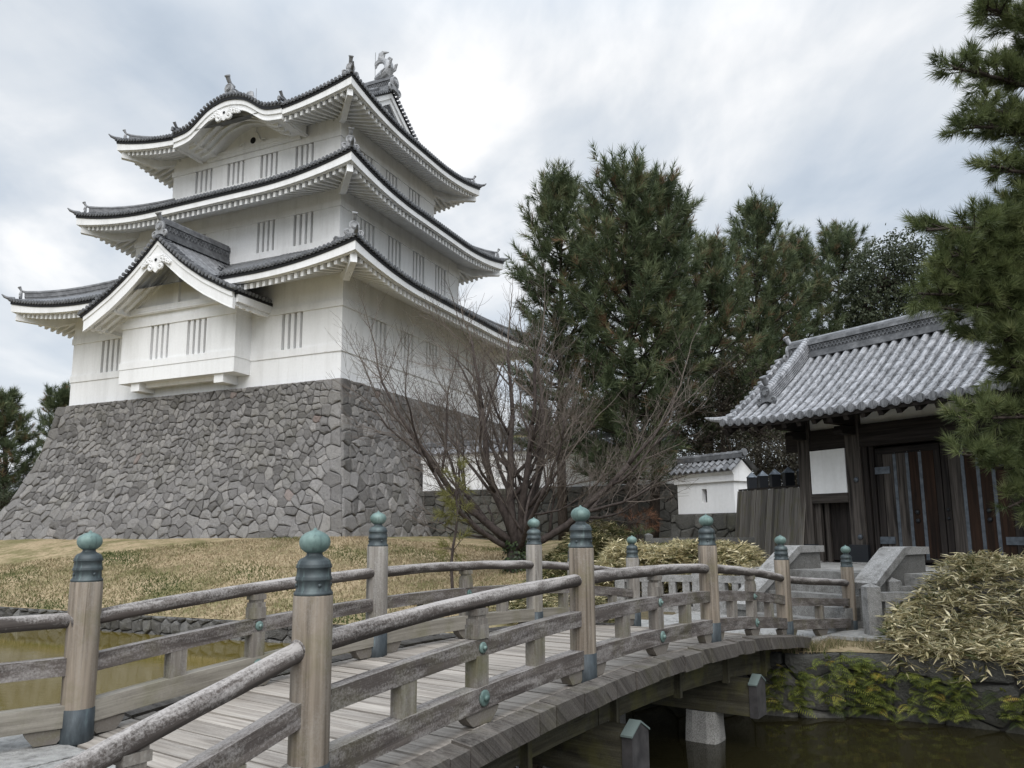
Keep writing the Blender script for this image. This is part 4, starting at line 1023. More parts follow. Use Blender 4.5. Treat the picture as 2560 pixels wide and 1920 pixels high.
# ------------------------------------------------------------------ wooden bridge
bridge = empty('wooden_bridge', (B0.x, B0.y, 0), -rad(34.724), label='arched wooden footbridge with bronze capped posts and weathered log handrails over the moat', cat='bridge')
zd = lambda a: .1038 * a - .0117 * a * a
HW = 1.3505
Lb = lambda a, l, z: (l, a, z)          # local: x = lateral, y = along
# deck planks
dk = MB(); a = -.05; rb = random.Random(9)
while a < 9.95:
    w = rb.uniform(.185, .215); g = .011; j = rb.uniform(-.006, .006); t0 = rb.uniform(-.004, .004)
    dk.tint = rb.uniform(.25, .75); dk.box8([Lb(a + g, -1.48, zd(a) - .07), Lb(a + w - g, -1.48, zd(a + w) - .07), Lb(a + w - g, 1.48, zd(a + w) - .07), Lb(a + g, 1.48, zd(a) - .07),
             Lb(a + g, -1.48, zd(a) + j), Lb(a + w - g, -1.48, zd(a + w) + j + t0), Lb(a + w - g, 1.48, zd(a + w) + j - t0), Lb(a + g, 1.48, zd(a) + j)], 1)
    a += w
dk.build('deck', 'deck_wood', bridge)
for sg in (-1, 1):   # edge planks outside the railing, end grain outwards
    ed = MB(); a = -.15; i = 0
    while a < 10.05:
        w = rb.uniform(.36, .52) if i % 3 else rb.uniform(.22, .3); g = .005; l0, l1 = sg * 1.12, sg * (1.66 + rb.uniform(-.012, .012)); z0 = .012 + rb.uniform(-.006, .012); th = .165
        x0, x1 = min(l0, l1), max(l0, l1); ed.tint = rb.uniform(.2, .8)
        ed.box8([Lb(a + g, x0, zd(a) + z0 - th), Lb(a + w - g, x0, zd(a + w) + z0 - th), Lb(a + w - g, x1, zd(a + w) + z0 - th), Lb(a + g, x1, zd(a) + z0 - th),
                 Lb(a + g, x0, zd(a) + z0 + .02), Lb(a + w - g, x0, zd(a + w) + z0 + .02), Lb(a + w - g, x1, zd(a + w) + z0), Lb(a + g, x1, zd(a) + z0)], 1)
        a += w; i += 1
    # keep the plank ends clear of the deck boards
    ed.V = [(x if abs(x) > 1.2 else sg * 1.487, y, z) for x, y, z in ed.V]
    ed.build('edge_plank', 'edge_wood', bridge)
    gd = MB()
    for (aa, ab) in ((-.2, 3.9), (3.92, 7.7), (7.72, 10.1)):
        n = 6; pts = [Lb(aa + (ab - aa) * k / n, sg * 1.06, zd(aa + (ab - aa) * k / n) - .36) for k in range(n + 1)]; gd.beam_path(pts, .20, .40)
    for k in range(6):
        aa = .9 + k * 1.65; gd.beam(Lb(aa, sg * 1.19, zd(aa) - .17), Lb(aa, sg * 1.19, zd(aa) - .60), .07, .09, (1, 0, 0))
    gd.build('girder', 'girder_wood', bridge)
gd = MB(); pts = [Lb(9.9 * k / 8, 0, zd(9.9 * k / 8) - .30) for k in range(9)]; gd.beam_path(pts, .22, .36); gd.build('girder', 'girder_wood', bridge)
rb2 = random.Random(4)
for a, zt in ((3.95, zd(3.95) - .562), (7.72, zd(7.72) - .562)):
    cbm = MB(); cbm.rng(-1.56, 1.56, a - .17, a + .17, zt - .44, zt); cb = cbm.build('crossbeam', 'girder_wood', bridge)
    for sg in (-1, 1):
        ct = MB(); pl = [(-.185, -.455), (.185, -.455), (.185, -.02), (0, .075), (-.185, -.02)]
        ct.prism(pl, Lb(a, sg * 1.49, zt), (sg * .11, 0, 0), (0, 1, 0), (0, 0, 1)); ct.build('beam_end_cap', 'cap_dark', cb)
        c2 = MB(); c2.box8([Lb(a - .20, sg * 1.485, zt - .03), Lb(a, sg * 1.485, zt + .078), Lb(a, sg * 1.61, zt + .078), Lb(a - .20, sg * 1.61, zt - .03), Lb(a - .20, sg * 1.485, zt - .012), Lb(a, sg * 1.485, zt + .098), Lb(a, sg * 1.61, zt + .098), Lb(a - .20, sg * 1.61, zt - .012)])
        c2.box8([Lb(a, sg * 1.485, zt + .078), Lb(a + .20, sg * 1.485, zt - .03), Lb(a + .20, sg * 1.61, zt - .03), Lb(a, sg * 1.61, zt + .078), Lb(a, sg * 1.485, zt + .098), Lb(a + .20, sg * 1.485, zt - .012), Lb(a + .20, sg * 1.61, zt - .012), Lb(a, sg * 1.61, zt + .098)]); c2.build('cap_flashing', 'patina_pale', cb)
    for l in (-.78, .78):
        pm = MB(); n = 7; rings = []
        for k in range(n):
            z = zt - .44 - (zt - .44 + 2.3) * k / (n - 1); s = .235 + .04 * k / (n - 1); ring = []
            for q in range(16):
                t = 2 * PI * q / 16; cx, sx = math.cos(t), math.sin(t); f = s / max(abs(cx), abs(sx)) * (.97 + .03 * abs(cx * sx)); f = min(f, s * 1.22) * rb2.uniform(.97, 1.03); ring.append(Lb(a + cx * f * .95, l + sx * f, z))
            rings.append(ring + [ring[0]])
        pm.sheet(rings); pm.V = pm.V; pm.build('stone_pier', 'granite_rough', bridge)

PROF_CAP = [(.113, 0), (.118, .004), (.118, .018), (.110, .022), (.110, .028), (.105, .034), (.103, .085), (.110, .090), (.112, .097), (.108, .104), (.110, .110), (.104, .116), (.102, .160), (.108, .165), (.109, .172), (.105, .178), (.107, .184), (.101, .190), (.098, .204), (.084, .219), (.062, .229), (.050, .240), (.047, .252), (.054, .262)]
PROF_BULB = [(.050, .256), (.063, .263), (.081, .279), (.092, .301), (.0945, .321), (.091, .341), (.079, .360), (.058, .376), (.034, .387), (.014, .394), (.005, .408)]
def post(a, l, z, ax=1.0, mat='post_wood', parent=None, h=1.246, lean=(0, 0)):
    mb = MB(); r = .122 * ax
    mb.lathe([(r, .0), (r, .27), (r * .995, .8), (r * .985, h - .012), (r * .94, h)], (0, 0, 0), 20)
    p = mb.build('post', mat, parent, True); p.location = Lb(a, l, z - .02); p.rotation_euler = (lean[0], lean[1], RNG.random() * 6)
    c = MB(); c.lathe([(q * ax, w) for q, w in PROF_CAP], (0, 0, h - .004), 28)
    for k in range(4):
        t = PI / 4 + k * PI / 2; c.tube([(math.cos(t) * .100 * ax, math.sin(t) * .100 * ax, h + .058), (math.cos(t) * .114 * ax, math.sin(t) * .114 * ax, h + .058)], .011, 8)
    cp = c.build('bronze_cap', 'patina_dark', p, True)
    c = MB(); c.lathe([(q * ax, w) for q, w in PROF_BULB], (0, 0, h - .004), 28); c.build('onion_finial', 'patina', p, True)
    s = MB(); s.lathe([(r + .004, .0), (r + .006, .02), (r + .004, .27), (r - .01, .272)], (0, 0, 0), 24); s.build('metal_shoe', 'shoe_metal', p, True)
    return p
for i in range(4):
    for sg in (-1, 1):
        post(i * 3.3, sg * HW, zd(i * 3.3), 1.0, 'post_wood_grey' if (sg < 0 and i in (1, 2, 3)) else 'post_wood', bridge)
def span(P0, P1, zf, first=True, struts=True, cap_a=.0, cap_b=.0, sag=True):
    """rails and struts between two post centres given in bridge coordinates (a,l); zf(t) deck height"""
    a0, l0 = P0; a1, l1 = P1; n = 8
    pt = lambda t, z: Vector(Lb(a0 + (a1 - a0) * t, l0 + (l1 - l0) * t, zf(t) + z))
    L = math.hypot(a1 - a0, l1 - l0)
    e = .0
    ts = [e + (1 - 2 * e) * k / n for k in range(n + 1)]
    mb = MB(); mb.tube([pt(t, .925) + Vector((RNG.uniform(-.004, .004), 0, RNG.uniform(-.004, .004))) for t in [-.035 + 1.07 * k / n for k in range(n + 1)]], [.0605 + RNG.uniform(-.0025, .0025) for _ in range(n + 1)], 14); mb.build('top_rail', 'log_wood', bridge, True)
    mb = MB(); mb.beam_path([pt(t, .575) for t in ts], .105, .135); mb.build('middle_rail', 'rail_wood', bridge)
    mb = MB(); mb.beam_path([pt(t, .205) for t in ts], .135, .165); mb.build('bottom_rail', 'sill_wood' if l0 < 0 else 'rail_wood', bridge)
    d = (pt(1, 0) - pt(0, 0)); d.z = 0; d.normalize(); nrm = Vector((d.y, -d.x, 0)); up = Vector((0, 0, 1))
    if struts:
        mb = MB(); mb.box(pt(.5, .57), (.09, .08, .50), (d, nrm, up), 2); mb.box(pt(.5, .40), (.145, .118, .235), (d, nrm, up), 2); mb.box(pt(.5, .695), (.145, .125, .105), (d, nrm, up), 2); mb.box(pt(.5, .77), (.13, .115, .045), (d, nrm, up), 2)
        mb.box(pt(.5, .805), (.10, .10, .04), (d, nrm, up), 2); mb.box(pt(.5, .845), (.145, .115, .05), (d, nrm, up), 2); mb.box(pt(.5, .885), (.145, .055, .03), (d, nrm, up), 2); st = mb.build('strut', 'block_wood', bridge)
        for z, r in ((.575, .044), (.205, .062)):
            for sg in (-1, 1):
                mb = MB(); c = pt(.5, z) + nrm * sg * (.053 if z > .4 else .068); mb.tube([c, c + nrm * sg * .010, c + nrm * sg * .018], [r, r, r * .75], 16); mb.tube([c + nrm * sg * .012, c + nrm * sg * .038], [r * .42, r * .36], 10); mb.build('bolt', 'patina', st, True)
        for t in (.25, .75):
            mb = MB(); mb.box(pt(t, .40), (.155, .10, .235), (d, nrm, up), 2); mb.build('block', 'block_wood', bridge)
    for t, w in ((.5, .44), (.065, .30), (.935, .30)):
        mb = MB(); h = w / 2; pl = [(-h, .0), (-h * .86, -.045), (-h * .6, -.095), (-h * .5, -.11), (h * .5, -.11), (h * .6, -.095), (h * .86, -.045), (h, .0)]
        mb.prism(pl, pt(t, .121) + nrm * .05, -nrm * .10, d, up); mb.build('foot_block', 'block_wood', bridge)
for i in range(3):
    for sg in (-1, 1): span((i * 3.3, sg * HW), ((i + 1) * 3.3, sg * HW), lambda t, i=i: zd((i + t) * 3.3))
# flared wing rails at the bridge ends
def to_b(x, y): d = Vector((x, y, 0)) - B0; return d.dot(E_B), d.dot(N_B)
w5 = to_b(6.28, 14.9)
span((9.9, HW), w5, lambda t: zd(9.9) - .02 - .19 * t, struts=False); post(w5[0], w5[1], -.33, .95, 'post_wood', bridge)
mb = MB(); c = [(9.9 + (w5[0] - 9.9) * .5, HW + (w5[1] - HW) * .5)]; mb.box(Lb(c[0][0], c[0][1], .17), (.13, .13, .24), None, 2); mb.build('block', 'block_wood', bridge)
w0 = to_b(-6.0, 4.35); span((0, -HW), w0, lambda t: -.02 * t); post(w0[0], w0[1], -.02, 1, 'post_wood', bridge)
wr = (-2.2, HW); span((0, HW), wr, lambda t: -.62 * t); post(wr[0], wr[1], -.64, 1, 'post_wood', bridge)
w4 = to_b(1.25, 16.6); span((9.9, -HW), w4, lambda t: zd(9.9) - .1 * t, struts=False); post(w4[0], w4[1], -.25, .95, 'post_wood_grey', bridge)

# ------------------------------------------------------------------ gate
GO = Vector((8.711, 19.534, 0)); GRZ = math.atan2(-.825, .565); GX = Vector((.5650, -.8251, 0)); GY = Vector((.8251, .5650, 0)); ZG = .75
def GWp(x, y, z): return GO + GX * x + GY * y + Vector((0, 0, z))
gate = empty('timber_gate', GO, GRZ, label='dark timber castle gate with iron strapped doors and pale grey tiled roof', cat='gate')
rg = random.Random(17)
XM = 1.95
for x, w in ((-1.57, .34), (-.14, .40), (4.04, .40), (5.47, .34)):
    mb = MB(); mb.rng(x - w / 2, x + w / 2, 0, .36, ZG + .02, 4.55, 2); p = mb.build('gate_post', 'gate_wood_pale', gate)
    mb = MB(); mb.rng(x - w / 2 - .05, x + w / 2 + .05, -.05, .41, ZG + .03, ZG + .46); mb.build('iron_shoe', 'iron_black', p)
    mb = MB(); mb.rng(x - w / 2 - .12, x + w / 2 + .12, -.14, .48, ZG - .1, ZG + .032); mb.build('base_stone', 'granite', p)
    if abs(x - XM) < 2.2:
        mb = MB()
        for z in (2.82, 1.40): mb.tube([(x + .05, -.002, z), (x + .05, -.05, z)], [.07, .05], 12)
        mb.build('nail_cover', 'iron', p, True)
    # bracket arms carrying the eave
    mb = MB()
    for z, L, h in ((4.30, -.95, .24), (4.06, -.55, .20)):
        pl = [(.30, 0), (L, 0), (L - .05, h * .4), (L + .02, h), (.30, h)]; mb.prism([(a, b) for a, b in pl], (x - .12, 0, z - .1), (.24, 0, 0), (0, 1, 0), (0, 0, 1))
    mb.build('bracket_arm', 'gate_wood', p)
for q_ in ((-2.15, -1.745, .06, .30, 3.68, 4.12), (-1.395, -.345, .04, .30, 3.66, 3.93), (-1.395, -.345, .05, .30, 3.932, 4.20), (4.245, 5.295, .04, .30, 3.66, 4.20), (5.645, 6.05, .06, .30, 3.68, 4.12)):
    mb = MB(); mb.rng(*q_, 0); mb.build('tie_beam', 'gate_wood', gate)
mb = MB(); mb.rng(.065, 3.835, -.02, .34, 3.64, 3.91, 0); mb.rng(.065, 3.835, -.005, .32, 3.912, 4.20, 0); mb.build('lintel', 'gate_wood', gate)
mb = MB(); mb.rng(-3.0, 6.9, -.98, -.80, 4.42, 4.60, 0); mb.rng(-2.6, 6.5, .05, .31, 4.56, 4.76, 0); mb.rng(-2.6, 6.5, 2.0, 2.25, 4.40, 4.62, 0); mb.build('eave_beam', 'gate_wood', gate)
mb = MB()
for a, b in ((-1.395, -.345), (.065, 3.835), (4.245, 5.295)): mb.rng(a, b, .12, .2, 4.202, 4.555)
mb.build('plaster_frieze', 'plaster', gate)
for a, b in ((-1.39, -.36), (4.25, 5.29)):
    mb = MB(); mb.rng(a + .02, b, -.01, .10, 2.515, 3.645); mb.build('plaster_panel', 'plaster', gate)
    mb = MB(); mb.rng(a - .005, b + .012, -.02, .16, 2.27, 2.512, 0); mb.rng(a - .001, a + .16, .10, .20, ZG, 2.268, 2); mb.rng(a + .20, a + .32, .22, .30, ZG, 2.268, 2); mb.build('wicket_frame', 'gate_wood_pale', gate)
    mb = MB(); mb.rng(a, b, .32, .38, ZG + .05, 2.3, 2); wd = mb.build('wicket_door', 'gate_wood', gate)
    mb = MB(); mb.rng(b - .30, b - .02, .30, .318, ZG + .28, ZG + .40, 0); mb.build('hinge_strap', 'iron', wd)
# jambs and the two leaves, boards with iron straps
for (a_, b_, c_, d_) in ((.065, .20, .06, .26), (.235, .345, .10, .28), (3.60, 3.83, .08, .26)):
    mb = MB(); mb.rng(a_, b_, c_, d_, ZG, 3.638, 2); mb.build('door_jamb', 'gate_wood', gate)
for (x0, x1, hs) in ((.37, 1.94, 1), (1.965, 3.56, -1)):
    mb = MB(); mb.mi = 0
    mb.rng(x0, x1, .17, .24, ZG + .05, 3.56, 2); mb.rng(x0, x1, .145, .168, 3.42, 3.56, 0); mb.rng(x0, x1, .145, .168, ZG + .06, ZG + .16, 0)
    xa, xb = (x0, x0 + .16) if hs > 0 else (x1 - .16, x1); mb.rng(xa, xb, .14, .168, ZG + .165, 3.415, 2)
    xa, xb = (x1 - .14, x1) if hs > 0 else (x0, x0 + .14); mb.rng(xa, xb, .14, .168, ZG + .165, 3.415, 2)
    leaf = mb.build('door_leaf', 'gate_wood', gate)
    n = 4; xi0, xi1 = (x0 + .17, x1 - .15) if hs > 0 else (x0 + .15, x1 - .17); w = (xi1 - xi0) / n
    for i in range(n):
        mb = MB(); pale = (i < 2) if hs > 0 else (i == 0)
        mb.rng(xi0 + i * w + .004, xi0 + (i + 1) * w - .004, .150, .168, ZG + .165, 3.41, 2); mb.build('door_board', 'gate_wood_pale' if pale else 'gate_wood_red', leaf)
    mb = MB()
    for i in range(1, n):
        x = xi0 + i * w; mb.rng(x - .037, x + .037, .138, .149, ZG + .12, 3.40)
        for k in range(16): mb.tube([(x + (.018 if k % 2 else -.018), .139, ZG + .2 + k * .165), (x + (.018 if k % 2 else -.018), .130, ZG + .2 + k * .165)], .011, 6)
    mb.build('iron_strap', 'iron', leaf)
    mb = MB()
    for z in (3.02, 1.32):
        mb = MB(); xs = (x0 - .12, x0 + .36) if hs > 0 else (x1 - .36, x1 + .12); mb.rng(xs[0], xs[1], .118, .1375, z - .085, z + .085)
        for k in range(4): mb.tube([(xs[0] + .06 + k * .12, .119, z), (xs[0] + .06 + k * .12, .105, z)], .016, 8)
        mb.build('hinge_strap', 'iron', leaf)
    mb = MB(); x = xi0 + 2.5 * w
    for z in (1.98, 1.78): mb = MB(); mb.tube([(x, .15, z), (x, .11, z), (x, .10, z)], [.05, .045, .02], 12); mb.build('door_boss', 'iron_black', leaf, True)
mb = MB(); x = 2.03
for z in (2.02, 1.82): mb = MB(); mb.tube([(x, .15, z), (x, .10, z)], [.045, .02], 12); mb.build('door_boss', 'iron_black', gate, True)
mb = MB(); mb.rng(-1.7, 5.6, 2.2, 2.3, ZG, 4.5); mb.rng(-1.7, -1.6, .36, 2.2, ZG, 4.5); mb.rng(5.5, 5.6, .36, 2.2, ZG, 4.5); mb.rng(.36, 3.6, .30, .34, ZG, 3.6); mb.build('back_wall', 'gate_wood', gate)
# roof
GE, GRD = -1.5, 1.2; GXL, GXR = -2.95, 6.85
gzr = lambda y: 4.43 + .62 * min(y - GE, 2 * (GRD - GE) - (y - GE)) + .06 * min(y - GE, 2 * (GRD - GE) - (y - GE)) ** 2 + 0
lift_g = lambda x: .10 * max(0., 1 - min(x - GXL, GXR - x) / 2.2) ** 2
mb = MB(); xs = [GXL + (GXR - GXL) * i / 30 for i in range(31)]; ys = [GE + 2 * (GRD - GE) * j / 20 for j in range(21)]
mb.sheet([[(x, y, gzr(y) + lift_g(x) - .075) for y in ys] for x in xs]); gro = mb.build('roof', 'gate_tile', gate, True)
tl = MB(); pt_ = MB(); n = int((GXR - GXL) / .272)
for i in range(n + 1):
    x = GXL + .03 + i * .272
    for side in (0, 1):
        L = GRD - GE - .1; nseg = 9
        for j in range(nseg):   # each tile overlaps the one below
            y0, y1 = GE - .06 + (L + .06) * j / nseg, GE - .06 + (L + .06) * (j + 1) / nseg
            if side: y0, y1 = 2 * GRD - y0, 2 * GRD - y1
            jx = rg.uniform(-.003, .003); tl.tube([(x + jx, y0, gzr(max(GE, min(y0, 2 * GRD - GE))) + lift_g(x) - .035), (x + jx, y1, gzr(y1) + lift_g(x) - .043)], [.0785, .0780], 10, tint=.45 + .5 * rg.random())
            tl.tube([(x + jx, y1 - (.012 if not side else -.012), gzr(y1) + lift_g(x) - .042), (x + jx, y1, gzr(y1) + lift_g(x) - .042)], .0805, 10, tint=.0, cap=False)
            if x < GXR - .2:
                # flat pan courses between the rounds
                for q in range(2):
                    ya = y0 + (y1 - y0) * q / 2; yb = y0 + (y1 - y0) * (q + 1) / 2
                    za_, zb_ = gzr(max(GE, min(ya, 2 * GRD - GE))) + lift_g(x) - .055, gzr(yb) + lift_g(x) - .075
                    pt_.box8([(x + .06, ya, za_ - .03), (x + .212, ya, za_ - .03), (x + .212, yb, zb_ - .03), (x + .06, yb, zb_ - .03), (x + .06, ya, za_), (x + .212, ya, za_), (x + .212, yb, zb_), (x + .06, yb, zb_)], 0, tint=rg.random() * .25)
    z = gzr(GE) + lift_g(x) - .035
    tl.tube([(x, GE - .05, z), (x, GE - .10, z)], .102, 12, tint=.0); tl.tube([(x, GE - .10, z), (x, GE - .108, z)], .066, 10, tint=.05)
tl.build('roof_tiles', 'gate_tile', gro); pt_.build('pan_tiles', 'castle_tile', gro)
mb = MB(); mb.sheet([[(x, GE - .04, 4.33 + lift_g(x)), (x, GE - .04, 4.25 + lift_g(x)), (x, GE + .06, 4.25 + lift_g(x)), (x, GE + 2.6, 5.6)] for x in xs])
for i in range(23):
    x = GXL + .18 + i * .43; mb.beam((x, GE + .02, 4.20 + lift_g(x)), (x, GE + 2.4, 5.45), .12, .13); mb.beam((x, 2 * GRD - GE - .02, 4.20), (x, 2 * GRD - GE - 2.4, 5.45), .12, .13)
mb.sheet([[(x, 2 * GRD - GE, 4.33), (x, GRD, 6.2)] for x in xs])
for x in (GXL + .05, GXR - .05):
    for sy in (0, 1):
        ptz = [(x, (y if not sy else 2 * GRD - y), gzr(y) - .23) for y in [GE + (GRD - GE) * j / 8 for j in range(9)]]; mb.beam_path(ptz, .09, .24)
mb.build('eave_rafters', 'gate_wood', gro)
mb = MB(); mb.sheet([[(GXL + .9, y, 4.5), (GXL + .9, y, max(4.52, gzr(y) - .3))] for y in ys]); mb.sheet([[(GXR - .9, y, 4.5), (GXR - .9, y, max(4.52, gzr(y) - .3))] for y in ys]); mb.build('gable_wall', 'plaster', gro)
mb = MB(); ridge_box(mb, (GXL + .42, GRD, 6.42), (GXR - .42, GRD, 6.42), .36, .50); mb.build('ridge', 'castle_tile', gro)
for sx in (-1, 1):
    xe = GXL + .36 if sx < 0 else GXR - .36; ornament((xe, GRD, 6.66), (sx, 0, 0), .62, gro, True, 'gate_tile')
    xd = GXL + .92 if sx < 0 else GXR - .92
    mb = MB(); pts = [(xd, y, gzr(y) + .22) for y in [GE + .72 + (GRD - GE - .75) * j / 8 for j in range(9)]]
    mb.beam_path(pts, .22, .42, tint=.05)
    for dz in (-.12, -.05, .02, .09, .16):
        for sd in (-.115, .115): mb.beam_path([(p[0] + sd, p[1], p[2] + dz) for p in pts], .03, .022, tint=.6)
    for j in range(24):
        t = j / 24; y = GE + .72 + (GRD - GE - .75) * t; y2 = GE + .72 + (GRD - GE - .75) * (j + 1) / 24; mb.tube([(xd, y, gzr(y) + .445), (xd, y2, gzr(y2) + .44)], [.125, .119], 9, tint=.7 + .3 * rg.random())
    mb.build('descending_ridge', 'gate_tile', gro); ornament((xd, GE + .74, gzr(GE + .72) + .24), (0, -1, 0), .62, gro, True, 'castle_tile')
    # verge tiles along the rake, and the corner tile
    mb = MB(); xv = GXL if sx < 0 else GXR
    for j in range(13):
        y = GE + .1 + (GRD - GE - .2) * j / 12; mb.tube([(xv + sx * .12, y, gzr(y) + lift_g(xv) - .03), (xv - sx * .12, y, gzr(y) + lift_g(xv) - .01)], .08, 8, tint=rg.random())
    z = 4.5 + lift_g(xv); mb.tube([(xv - sx * .02, GE + .1, z), (xv + sx * .10, GE - .08, z - .02), (xv + sx * .28, GE - .2, z + .01), (xv + sx * .42, GE - .28, z + .06)], [.09, .085, .06, .02], 8, tint=.5); mb.lathe([(.0, -.08), (.10, -.04), (.12, .02), (.08, .09), (.02, .12)], (xv - sx * .05, GE + .25, z + .06), 10)
    mb.build('verge_tiles', 'gate_tile', gro)

# platform, steps and sloping granite cheeks
mb = MB(); mb.box8([GWp(-2.6, -3.5, -.6), GWp(6.6, -3.5, -.6), GWp(6.6, 5, -.6), GWp(-2.6, 5, -.6), GWp(-2.6, -3.5, .745), GWp(6.6, -3.5, .745), GWp(6.6, 5, .745), GWp(-2.6, 5, .745)]); mb.build('gate_platform', 'pavement', None, kind='structure')
steps = empty('stone_steps', GO, GRZ, label='broad worn stone steps climbing between granite cheeks to the timber gate', cat='steps')
for k in range(5):
    z = .752 - .2 * k; y0 = -3.52 - .34 * k
    mb = MB(); x = .58
    while x < 2.52:
        w = min(rg.uniform(.8, 1.5), 2.55 - x); 
        if 2.55 - x - w < .4: w = 2.55 - x
        mb.rng(x + .004, x + w - .004, y0 - .36, y0 + .25 if k else y0 + .3, z - .45, z + rg.uniform(-.006, .006)); x += w
    mb.build('step', 'step_stone', steps)
for x0, sd in ((.22, -1), (2.55, 1)):
    yb_, zb_ = (-5.25, .0) if sd < 0 else (-4.45, .49)
    mb = MB(); poly = [(-2.7, 1.10), (-3.45, 1.10), (yb_, zb_), (yb_, -.5), (-2.7, -.5)]
    mb.prism(poly, (x0, 0, 0), (.36, 0, 0), (0, 1, 0), (0, 0, 1)); ch = mb.build('cheek_wall', 'granite_dark', steps)
    mb = MB(); poly = [(-2.62, 1.102), (-2.62, 1.24), (-3.42, 1.25), (-3.56, 1.22), (yb_ - .11, zb_ + .12), (yb_ - .05, zb_), (-3.47, 1.102)]
    mb.prism(poly, (x0 - .06, 0, 0), (.48, 0, 0), (0, 1, 0), (0, 0, 1)); mb.build('coping', 'granite', ch)

# ------------------------------------------------------------------ granite picket fences
def picket_fence(name, pts, ztop, zbot, label, mat='granite', posts=None, pk=.30, pw=.16):
    t = empty(name, (pts[0][0], pts[0][1], 0), 0, label=label, cat='fence'); base = Vector((pts[0][0], pts[0][1], 0))
    P = [Vector((p[0], p[1], 0)) - base for p in pts]; up = Vector((0, 0, 1))
    for i, p in enumerate(P):
        d = (P[min(i + 1, len(P) - 1)] - P[max(i - 1, 0)]).normalized(); n = Vector((-d.y, d.x, 0)); mb = MB(); zt = ztop[i]; s = .24; a = zt - .07
        B = [p - d * s / 2 - n * s / 2, p + d * s / 2 - n * s / 2, p + d * s / 2 + n * s / 2, p - d * s / 2 + n * s / 2]
        mb.box8([b + up * zbot[i] for b in B] + [b + up * a for b in B], 2); V = [b + up * (a + .001) for b in B] + [p + up * zt]; mb.add(V, [(0, 1, 4), (1, 2, 4), (2, 3, 4), (3, 0, 4)]); mb.build('fence_post', mat, t)
    for i in range(len(P) - 1):
        a, b = P[i], P[i + 1]; d = (b - a); L = d.length; d.normalize(); mb = MB()
        zr = lambda q: ztop[i] * (1 - q) + ztop[i + 1] * q; zb = lambda q: zbot[i] * (1 - q) + zbot[i + 1] * q
        mb.beam(a + d * .125 + up * (zr(0) - .24), b - d * .125 + up * (zr(1) - .24), .16, .15); mb.build('fence_rail', mat, t)
        mb = MB(); mb.beam(a + d * .125 + up * (zb(0) + .06), b - d * .125 + up * (zb(1) + .06), .20, .16); mb.build('fence_sill', mat, t)
        n = max(1, int((L - .25) / pk))
        for k in range(n):
            q = (.125 + (L - .25) * (k + .5) / n) / L; c = a + d * L * q; mb = MB(); z0, z1 = zb(q) + .141, zr(q) - .316
            mb.box(c + up * (z0 + z1) / 2, (pw, .14, z1 - z0), (d, Vector((-d.y, d.x, 0)), up), 2); mb.build('picket', mat, t)
    return t
picket_fence('granite_fence', [(2.61, 19.16), (4.26, 18.2), (5.10, 17.2)], [.70, .74, .76], [-.3, -.28, -.26], 'pale granite picket fence in front of the dry bamboo hedge beside the steps')
picket_fence('granite_fence', [(6.29, 14.0), (8.2, 14.0), (10.2, 13.6)], [.66, .66, .66], [-.32, -.3, -.3], 'granite picket fence beside the steps disappearing into the large bamboo grass mound')
picket_fence('granite_fence', [(7.08, 14.85), (8.9, 15.0)], [.70, .70], [-.3, -.3], 'short granite fence with a post behind the end of the bridge handrail')
picket_fence('granite_fence', [(4.30, 25.0), (6.35, 25.2), (8.0, 25.3)], [1.52, 1.52, 1.52], [.55, .55, .55], 'dark shaded stone fence near the foot of the stone wall', 'granite_dark')  # darker granite puts the shade on this fence into its colour

